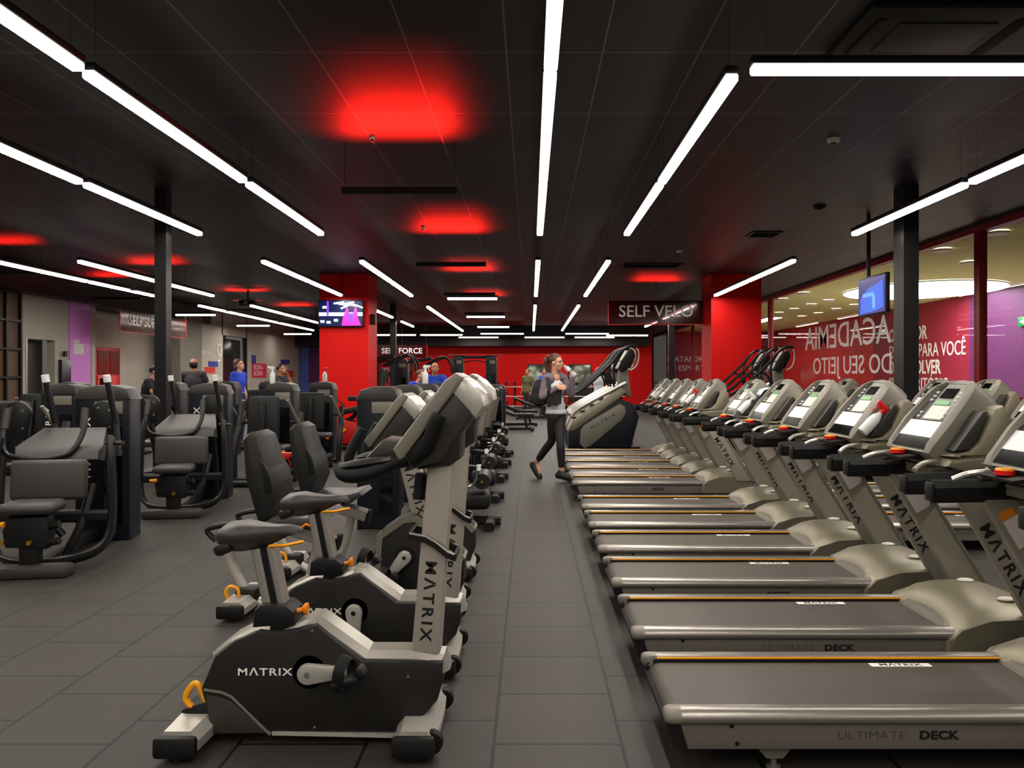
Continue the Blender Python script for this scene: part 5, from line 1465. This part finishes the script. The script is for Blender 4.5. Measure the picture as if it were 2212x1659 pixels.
# ================================================================ PEOPLE
SKIN = mat('skin', (214, 160, 132), 0.5, var=0.04, scale=8)
SKIN2 = mat('skin_tan', (176, 118, 88), 0.5, var=0.04, scale=8)
HAIRB = mat('brown_hair', (82, 46, 28), 0.45, var=0.3, scale=40)
HAIRK = mat('black_hair', (22, 16, 14), 0.5, var=0.2, scale=40)
LIPS = mat('lips', (168, 72, 70), 0.4)
EYED = mat('eye_dark', (20, 14, 12), 0.25)
def fuse(mb, name, material, parent, voxel=0.012, smooth=4):
    """union of the shapes in mb as one continuous surface"""
    me = bpy.data.meshes.new('tmp'); bmesh.ops.recalc_face_normals(mb.bm, faces=mb.bm.faces[:]); mb.bm.to_mesh(me); mb.bm.free()
    o = bpy.data.objects.new('tmp', me); COL.objects.link(o)
    m = o.modifiers.new('r', 'REMESH'); m.mode = 'VOXEL'; m.voxel_size = voxel
    dg = bpy.context.evaluated_depsgraph_get()
    ev = bpy.data.meshes.new_from_object(o.evaluated_get(dg))
    bpy.data.objects.remove(o)
    bm = bmesh.new(); bm.from_mesh(ev)
    for _ in range(smooth): bmesh.ops.smooth_vert(bm, verts=bm.verts[:], factor=0.5, use_axis_x=True, use_axis_y=True, use_axis_z=True)
    bm.to_mesh(ev); bm.free()
    ev.polygons.foreach_set('use_smooth', [True] * len(ev.polygons))
    ev.name = name; ev.materials.clear(); ev.materials.append(material)
    r = bpy.data.objects.new(name, ev); COL.objects.link(r); r.parent = parent
    return r
def limb(mb, pts, rs, n=12):
    mb.tube(pts, rs, n, smooth=3)
    for p, r in zip(pts, rs): mb.ell(p, (r, r, r), 12, 8)
def torso(mb, J, k=0.0):
    a = J.get('yaw', 0)
    pe, ch, ne = Vector(J['pelvis']), Vector(J['chest']), Vector(J['neck'])
    w = J.get('w', 1.0)
    mid = pe.lerp(ch, 0.5)
    mb.ell(pe, (0.165 * w + k, 0.115 * w + k, 0.125 + k), 20, 12, (0, 0, a))
    mb.ell(pe.lerp(ch, 0.25), (0.145 * w + k, 0.105 * w + k, 0.13 + k), 20, 12, (0, 0, a))
    mb.ell(mid, (0.13 * w + k, 0.095 * w + k, 0.15 + k), 20, 12, (0, 0, a))
    mb.ell(ch, (0.16 * w + k, 0.112 * w + k, 0.17 + k), 20, 12, (0, 0, a))
    sl, sr = Vector(J['sl']), Vector(J['sr'])
    c = ch.lerp(ne, 0.7)
    mb.tube([sl, c, sr], [0.056 + k, 0.075 + k, 0.056 + k], 12, smooth=3)
    mb.ell(sl, (0.06 + k,) * 3).ell(sr, (0.06 + k,) * 3)
def arm(mb, J, s, k=0.0, to=1.0):
    a, b, c = Vector(J['s' + s]), Vector(J['e' + s]), Vector(J['w' + s])
    if to >= 1: limb(mb, [a, a.lerp(b, 0.5), b, b.lerp(c, 0.4), c], [0.05 + k, 0.045 + k, 0.038 + k, 0.037 + k, 0.026 + k])
    else: limb(mb, [a, a.lerp(b, to)], [0.053 + k, 0.047 + k])
def leg(mb, J, s, k=0.0, cut=0.0):
    a, b, c = Vector(J['h' + s]), Vector(J['k' + s]), Vector(J['a' + s])
    c2 = c.lerp(b, cut)
    limb(mb, [a, a.lerp(b, 0.45), b, b.lerp(c, 0.35), c2], [0.082 + k, 0.07 + k, 0.05 + k, 0.052 + k, 0.034 + cut * 0.03 + k], 14)
def hand(mb, w, d, n, L=0.17, curl=0.5, side=1):
    """w wrist, d direction of the fingers, n palm normal"""
    w = Vector(w); d = Vector(d).normalized(); n = Vector(n); n = (n - d * n.dot(d)).normalized(); l = d.cross(n) * side
    pc = w + d * L * 0.27
    rot = Matrix((l, d, n)).transposed()
    e = rot.to_euler()
    mb.ell(pc, (0.04, 0.05, 0.017), 12, 8, tuple(math.degrees(x) for x in e))
    for k, (off, ln) in enumerate(((-0.029, 0.36), (-0.01, 0.43), (0.01, 0.40), (0.028, 0.32))):
        b0 = pc + l * off + d * L * 0.24
        p1 = b0 + (d * math.cos(curl * 0.6) + n * math.sin(curl * 0.6)) * L * ln * 0.45
        p2 = p1 + (d * math.cos(curl * 1.6) + n * math.sin(curl * 1.6)) * L * ln * 0.33
        p3 = p2 + (d * math.cos(curl * 2.4) + n * math.sin(curl * 2.4)) * L * ln * 0.24
        mb.tube([pc + l * off, b0, p1, p2, p3], [0.010, 0.0098, 0.009, 0.0083, 0.007], 8)
    b0 = pc - l * 0.034 - d * 0.02
    p1 = b0 - l * 0.022 + d * 0.03 + n * 0.016
    p2 = p1 + d * 0.03 + n * 0.016
    mb.tube([pc - d * 0.02, b0, p1, p2], [0.013, 0.012, 0.0105, 0.008], 8)
def head(mb, c, yaw, pitch=0, s=1.0):
    """head with brow, nose, lips, chin and ears; yaw 0 faces -y"""
    M = Matrix.Translation(Vector(c)) @ Euler((R(pitch), 0, R(yaw))).to_matrix().to_4x4() @ Matrix.Scale(s, 4)
    h = MB()
    h.ell((0, 0.012, 0.025), (0.074, 0.094, 0.092), 20, 14)
    h.ell((0, -0.022, -0.035), (0.058, 0.066, 0.085), 18, 12)
    h.ell((0, -0.064, -0.088), (0.026, 0.026, 0.022), 12, 8)
    h.tube([(0, -0.086, 0.022), (0, -0.098, -0.006), (0, -0.108, -0.03)], [0.008, 0.011, 0.014], 8)
    h.ell((0, -0.088, -0.062), (0.022, 0.012, 0.012), 12, 8)
    for x in (-1, 1):
        h.ell((x * 0.076, 0.012, -0.012), (0.011, 0.022, 0.032), 10, 8)
        h.ell((x * 0.031, -0.074, 0.026), (0.024, 0.014, 0.009), 10, 6)
        h.ell((x * 0.040, -0.055, -0.03), (0.024, 0.02, 0.024), 10, 8)
    h.move(M)
    me = bpy.data.meshes.new('t'); h.bm.to_mesh(me); h.bm.free(); mb.bm.from_mesh(me); bpy.data.meshes.remove(me)
    return M
def face_parts(M, par, skin_lips=LIPS):
    for x in (-1, 1):
        e = MB(); e.ell((x * 0.031, -0.082, 0.008), (0.012, 0.007, 0.0065), 10, 8); e.move(M)
        e.build('eye', EYED, par)
        b = MB(); b.tube([(x * 0.014, -0.088, 0.026), (x * 0.034, -0.087, 0.031), (x * 0.05, -0.074, 0.027)], 0.004, 6); b.move(M)
        b.build('eyebrow', HAIRK, par)
    l = MB(); l.ell((0, -0.097, -0.062), (0.021, 0.007, 0.0075), 12, 6); l.move(M); l.build('lips', skin_lips, par)
def hair_cap(M, par, m, name='hair', low=-0.02, size=1.0):
    h = MB(); h.ell((0, 0.022, 0.036), (0.083 * size, 0.098 * size, 0.092 * size), 22, 14)
    bmesh.ops.bisect_plane(h.bm, geom=h.bm.verts[:] + h.bm.edges[:] + h.bm.faces[:], plane_co=(0, -0.035, 0.055), plane_no=(0, -1.0, -0.75), clear_outer=True)
    bmesh.ops.bisect_plane(h.bm, geom=h.bm.verts[:] + h.bm.edges[:] + h.bm.faces[:], plane_co=(0, 0.0, low), plane_no=(0, 0.0, -1.0), clear_outer=True)
    bmesh.ops.holes_fill(h.bm, edges=h.bm.edges[:], sides=0)
    h.move(M)
    return h.build(name, m, par, angle=60)

# ---- the woman walking and drinking
P0 = (0.31, 11.25, 0)
def W(px, py, v=0.0):                          # point on her own vertical plane, v metres farther from the camera
    return ((px - 1200) * 0.00646, v, EYE - (py - 815) * 0.00646)
w_ = thing('person', 'woman in grey hoodie and black leggings walking and drinking from a clear bottle', 'person', P0)
J = dict(yaw=25, w=0.82, pelvis=W(1207, 893, 0.08), chest=W(1205, 843, 0.04), neck=W(1203, 806, 0.03),
         sl=W(1222, 817, 0.13), sr=W(1186, 819, -0.05), el=W(1240, 852, 0.0), wl=W(1241, 817, -0.10), er=W(1177, 856, -0.12), wr=W(1206, 838, -0.17),
         hl=W(1215, 900, 0.10), hr=W(1201, 900, 0.04), kl=W(1216, 958, -0.05), al=W(1219, 1013, 0.0), kr=W(1198, 953, 0.16), ar=W(1166, 1003, 0.42))
b = MB()
torso(b, J); arm(b, J, 'l'); arm(b, J, 'r'); leg(b, J, 'l'); leg(b, J, 'r')
limb(b, [W(1203, 812, 0.03), W(1205, 792, 0.0)], [0.05, 0.046])
HM = head(b, W(1207, 783, 0.0), 62, 4, 0.98)
hand(b, J['wr'], (0.9, -0.3, 0.12), (0.1, 1, -0.2), 0.17, 0.55, -1)
hand(b, J['wl'], (-0.15, -0.15, 1.0), (-0.8, 0.3, 0.1), 0.17, 0.9, 1)
for a, tip in ((J['al'], (0.14, -0.12)), (J['ar'], (0.07, -0.12))):
    a = Vector(a); limb(b, [a, a + Vector((0.01, 0.0, -0.06)), a + Vector((tip[0] * 0.6, tip[1] * 0.6, -0.075 if a.z < 0.22 else -0.15))], [0.036, 0.036, 0.03])
body = fuse(b, 'body', SKIN, w_, 0.0065, 3)
face_parts(HM, w_)
hair_cap(HM, w_, HAIRB)
p = MB(); p.move(Matrix.Identity(4))
p.tube([(0, 0.10, 0.075), (0, 0.135, 0.075), (0.0, 0.152, 0.02), (0.01, 0.145, -0.06), (0.015, 0.12, -0.14), (0.01, 0.10, -0.2)], [0.022, 0.032, 0.046, 0.044, 0.034, 0.008], 12, (1.0, 0.85), smooth=4)
p.move(HM); p.build('ponytail', HAIRB, w_)
# leggings
b = MB(); J2 = dict(J)
b.ell(J['pelvis'], (0.148, 0.112, 0.12), 20, 12, (0, 0, 25)).ell(Vector(J['pelvis']) + Vector((0, 0, 0.06)), (0.13, 0.10, 0.09), 20, 12, (0, 0, 25))
leg(b, J, 'l', 0.008, 0.16); leg(b, J, 'r', 0.008, 0.16)
fuse(b, 'leggings', mat('black_leggings', (20, 18, 22), 0.75), w_, 0.008, 3)
# white top
b = MB()
pe, ch = Vector(J['pelvis']), Vector(J['chest'])
for t_, rx, ry, rz in ((0.0, 0.155, 0.12, 0.075), (0.25, 0.142, 0.112, 0.12), (0.5, 0.127, 0.105, 0.14), (1.0, 0.142, 0.112, 0.15)):
    c = pe.lerp(ch, t_); b.ell(c + Vector((0, 0, 0.02)), (rx, ry, rz), 20, 12, (0, 0, 25))
fuse(b, 'white_top', mat('white_top', (214, 218, 222), 0.8, var=0.04), w_, 0.009, 3)
# hoodie: back, shoulders and sleeves, open at the front
b = MB(); torso(b, dict(J, w=0.86), 0.012)
for s in 'lr': arm(b, J, s, 0.014)
bmesh.ops.bisect_plane(b.bm, geom=b.bm.verts[:] + b.bm.edges[:] + b.bm.faces[:], plane_co=(0, 0, 1.14), plane_no=(0, 0, -1), clear_outer=False)
HOOD = mat('grey_mauve_hoodie', (118, 106, 114), 0.85, var=0.06)
hd = fuse(b, 'hoodie', HOOD, w_, 0.009, 3)
bm = bmesh.new(); bm.from_mesh(hd.data)
fd = Vector((math.sin(R(25)), -math.cos(R(25)), 0))
def cut(v):
    c = v.co
    rel = c - Vector((J['chest'][0], J['chest'][1], c.z))

    front = rel.dot(fd) > 0.01 and abs(rel.cross(fd).z) < 0.048 + max(0, (1.38 - c.z)) * 0.14
    low = c.z < 1.10 and rel.length < 0.26
    return (front and c.z < 1.62 and rel.length < 0.18) or low
bmesh.ops.delete(bm, geom=[v for v in bm.verts if cut(v)], context='VERTS')
bm.to_mesh(hd.data); bm.free()
m_ = hd.modifiers.new('thickness', 'SOLIDIFY'); m_.thickness = 0.006
hb = MB(); hb.tube([W(1189, 812, 0.0), W(1192, 805, 0.09), W(1205, 804, 0.13), W(1219, 809, 0.09), W(1221, 818, -0.02)], [0.02, 0.032, 0.036, 0.03, 0.014], 10, smooth=4)
hb.build('hood', HOOD, w_)
cu = MB()
for wv, dv in ((J['wl'], Vector(J['wl']) - Vector(J['el'])), (J['wr'], Vector(J['wr']) - Vector(J['er']))):
    pass
bk_s = MB(); bk_s.bar([W(1184, 838, 0.06), W(1186, 815, -0.06), W(1190, 822, -0.16), W(1192, 848, -0.19), W(1182, 872, -0.1)], 0.05, 0.012, 0.004, smooth=4)
bp = thing('backpack', 'black backpack slung behind the walking woman', 'backpack', P0)
q = MB()
q.ell(W(1172, 848, 0.27), (0.12, 0.12, 0.19), 18, 12).ell(W(1171, 860, 0.27), (0.13, 0.13, 0.13), 18, 12)
fuse(q, 'bag_body', mat('black_nylon', (22, 21, 24), 0.7), bp, 0.014, 5)
bk_s.build('strap', MATS['black_nylon'], bp)
MB().box(W(1168, 862, 0.10), (0.14, 0.03, 0.15), 0.02).build('pocket', MATS['black_nylon'], bp)
jb = MB()
jb.loft([[W(1187 + 5.4 * k, 841 - 1.0 * k + 2 * math.sin(k), -0.20 + 0.01 * k), W(1187 + 5 * k, 878 + 2 * math.sin(2 * k) - 0.8 * k, -0.15), W(1187 + 5 * k, 878 + 2 * math.sin(2 * k) - 0.8 * k, -0.125), W(1187 + 5.4 * k, 841 - 1.0 * k, -0.16)] for k in range(7)])
o = jb.build('folded_jacket', MATS['black_nylon'], None, loc=P0)
tag(o, 'black folded jacket held against the walking woman by her right arm', 'jacket')
for a, tip, lab in ((J['al'], (0.15, -0.13), 'l'), (J['ar'], (0.06, -0.10), 'r')):
    s_ = MB(); a = Vector(a)
    if lab == 'l':
        pts = [a + Vector((-0.045, 0.035, -0.085)), a + Vector((0.02, -0.01, -0.085)), a + Vector((0.085, -0.07, -0.10)), a + Vector((0.145, -0.12, -0.125))]
        limb(s_, pts, [0.05, 0.058, 0.052, 0.038])
        s_.ell(a + Vector((-0.01, 0.01, -0.045)), (0.052, 0.052, 0.055))
    else:
        pts = [a + Vector((-0.06, 0.06, -0.05)), a + Vector((-0.03, 0.02, -0.09)), a + Vector((0.01, -0.04, -0.16)), a + Vector((0.045, -0.085, -0.215))]
        limb(s_, pts, [0.05, 0.057, 0.052, 0.038])
        s_.ell(a + Vector((-0.03, 0.03, -0.045)), (0.05, 0.055, 0.05))
    fuse(s_, 'shoe', mat('black_shoe', (17, 16, 17), 0.6), w_, 0.009, 3)
bt = thing('water_bottle', 'clear grey drinking bottle the walking woman holds to her mouth', 'bottle', P0)
a, c = Vector(W(1223, 790, -0.045)), Vector(W(1248, 813, -0.13))
d_ = (c - a).normalized()
q = MB(); q.tube([a + d_ * 0.045, a + d_ * 0.06, c], [0.026, 0.036, 0.036], 18)
q.build('bottle_body', mat('clear_grey_plastic', (170, 176, 186), 0.15, var=0.05), bt)
q = MB(); q.tube([a, a + d_ * 0.02, a + d_ * 0.05], [0.016, 0.024, 0.027], 14); q.build('bottle_cap', mat('grey_cap', (150, 152, 160), 0.35), bt)
q = MB(); q.tube([a + d_ * 0.12, a + d_ * 0.16], [0.0368, 0.0368], 18); q.build('bottle_band', mat('dark_band', (60, 62, 70), 0.4), bt)

# ---- the other people, farther off
def figure(label, loc, face, shirt, legs, skin, hairm, lean=(0, 0), arms='down', hair='short', sleeve=0.55, scale=1.0, crouch=0.0):
    t = thing('person', label, 'person', loc, face)
    t.scale = (scale,) * 3
    lx, ly = lean
    z = -crouch
    ln = lambda zz: (lx * (zz - 0.9), ly * (zz - 0.9), zz + z)       # faces -y
    J = dict(yaw=0, w=1.05, pelvis=ln(0.95), chest=ln(1.30), neck=ln(1.48), hl=(0.09, 0, 0.92 + z), hr=(-0.09, 0, 0.92 + z),
             kl=(0.10, -0.02 - crouch * 0.6, 0.50 - crouch * 0.5), kr=(-0.10, -0.02 - crouch * 0.6, 0.50 - crouch * 0.5), al=(0.10, 0.02, 0.08), ar=(-0.10, 0.02, 0.08))
    a = Vector(ln(1.44))
    J['sl'] = a + Vector((0.185, 0, 0)); J['sr'] = a + Vector((-0.185, 0, 0))
    if arms == 'down':
        J['el'] = a + Vector((0.24, 0.02, -0.28)); J['er'] = a + Vector((-0.24, 0.02, -0.28)); J['wl'] = a + Vector((0.22, -0.08, -0.52)); J['wr'] = a + Vector((-0.22, -0.08, -0.52))
    elif arms == 'chin':
        J['el'] = a + Vector((0.16, -0.22, -0.24)); J['er'] = a + Vector((-0.18, -0.20, -0.25)); J['wl'] = a + Vector((0.04, -0.20, 0.03)); J['wr'] = a + Vector((0.10, -0.27, -0.24))
    else:
        J['el'] = a + Vector((0.24, -0.12, -0.22)); J['er'] = a + Vector((-0.24, -0.12, -0.22)); J['wl'] = a + Vector((0.12, -0.34, -0.24)); J['wr'] = a + Vector((-0.12, -0.34, -0.24))
    b = MB(); torso(b, J); arm(b, J, 'l'); arm(b, J, 'r'); leg(b, J, 'l'); leg(b, J, 'r')
    nk = Vector(J['neck']); hc = nk + Vector((lx * 0.16, ly * 0.16 - 0.015, 0.165))
    limb(b, [nk - Vector((0, 0, 0.03)), hc - Vector((0, 0, 0.06))], [0.058, 0.054])
    M = head(b, hc, 0, -8)
    for s, sd in (('l', 1), ('r', -1)):
        d_ = (Vector(J['w' + s]) - Vector(J['e' + s])).normalized()
        hand(b, J['w' + s], d_, (-sd, 0.2, 0.1), 0.17, 0.5, sd)
        an = Vector(J['a' + s]); limb(b, [an, an + Vector((0, -0.06, -0.04)), an + Vector((0, -0.16, -0.05))], [0.035, 0.035, 0.026])
    fuse(b, 'body', skin, t, 0.012, 2)
    face_parts(M, t)
    if hair == 'short': hair_cap(M, t, hairm, low=-0.01)
    elif hair == 'rim':
        h = MB(); h.ell((0, 0.014, 0.0), (0.082, 0.101, 0.10), 22, 14)
        for co, no in (((0, 0, 0.05), (0, 0, 1)), ((0, 0, -0.075), (0, 0, -1)), ((0, -0.004, 0), (0, -1, 0))):
            bmesh.ops.bisect_plane(h.bm, geom=h.bm.verts[:] + h.bm.edges[:] + h.bm.faces[:], plane_co=co, plane_no=no, clear_outer=True)
            bmesh.ops.holes_fill(h.bm, edges=h.bm.edges[:], sides=0)
        h.move(M); h.build('hair', hairm, t)
    elif hair == 'bob':
        hair_cap(M, t, hairm, low=-0.04, size=1.06)
        h = MB(); h.ell((0, 0.055, -0.04), (0.09, 0.062, 0.09), 16, 10); h.move(M); h.build('hair_back', hairm, t)
    s_ = MB(); torso(s_, J, 0.014); arm(s_, J, 'l', 0.016, sleeve); arm(s_, J, 'r', 0.016, sleeve)
    fuse(s_, 'shirt', shirt, t, 0.014, 3)
    s_ = MB(); s_.ell(J['pelvis'], (0.185, 0.135, 0.12), 18, 10); leg(s_, J, 'l', 0.016, 0.05); leg(s_, J, 'r', 0.016, 0.05)
    fuse(s_, 'trousers', legs, t, 0.014, 3)
    for s in 'lr':
        an = Vector(J['a' + s]); s_ = MB(); limb(s_, [an + Vector((0, 0.03, -0.035)), an + Vector((0, -0.08, -0.04)), an + Vector((0, -0.17, -0.048))], [0.042, 0.04, 0.03])
        fuse(s_, 'shoe', MATS['black_shoe'], t, 0.014, 2)
    return t
DTEE = mat('dark_grey_shirt', (58, 55, 60), 0.8); BLUES = mat('blue_shirt', (24, 62, 190), 0.75); DNAVY = mat('navy_top', (32, 30, 42), 0.8); PANT = mat('dark_trousers', (34, 34, 40), 0.8)
JEAN = mat('blue_trousers', (44, 58, 96), 0.8); WTOP = mat('pale_shirt', (196, 204, 212), 0.8); OLIVE = mat('olive_shirt', (92, 92, 60), 0.8); REDC = mat('red_cap', (215, 24, 24), 0.6)
figure('balding man in dark grey shirt seen from behind, left of the red column', (-7.15, 17.2, 0), 180, DTEE, PANT, SKIN2, HAIRK, (0, 0), 'front', 'rim', scale=1.05)
figure('dark haired person in blue shirt facing right in front of the dark glass door', (-6.2, 17.2, 0), 80, BLUES, JEAN, SKIN, HAIRB, (0, 0), 'down', 'bob', scale=1.04)
figure('man in dark shirt touching his chin, right of the pink poster', (-5.75, 18.4, 0), 75, DNAVY, PANT, SKIN2, HAIRK, (0, -0.12), 'chin', 'short', scale=0.99)
figure('person in navy top leaning over, half hidden by the left black post', (-7.35, 15.3, 0), 95, DNAVY, PANT, SKIN, HAIRK, (0, -0.35), 'front', 'short', scale=0.95)
figure('bald man in blue shirt standing behind the bike consoles', (-2.05, 17.2, 0), 15, BLUES, PANT, SKIN2, HAIRK, (0, -0.18), 'front', 'none', scale=1.0)
figure('person in blue shirt stooping beside the bald man', (-2.75, 17.6, 0), 70, BLUES, PANT, SKIN, HAIRB, (0, -0.55), 'front', 'short', scale=0.98, crouch=0.12)
figure('far person in blue shirt at the dumbbell racks, left of the woman', (0.45, 29.6, 0), 60, BLUES, PANT, SKIN2, HAIRK, (0, 0), 'front', 'short')
figure('far person in olive shirt at the dumbbell racks, left of the woman', (-0.1, 29.7, 0), -40, OLIVE, PANT, SKIN2, HAIRK, (0, 0), 'down', 'short')
fp = figure('far person in pale shirt and dark trousers with a red cap, beyond the stair climber', (2.15, 25.5, 0), 200, WTOP, PANT, SKIN, HAIRK, (0, -0.1), 'front', 'none')
cp_ = MB(); cp_.ell((0, 0.0, 1.69), (0.088, 0.105, 0.085), 16, 10); cp_.box((0, -0.11, 1.68), (0.12, 0.1, 0.012), 0.005); cp_.build('cap', REDC, fp)
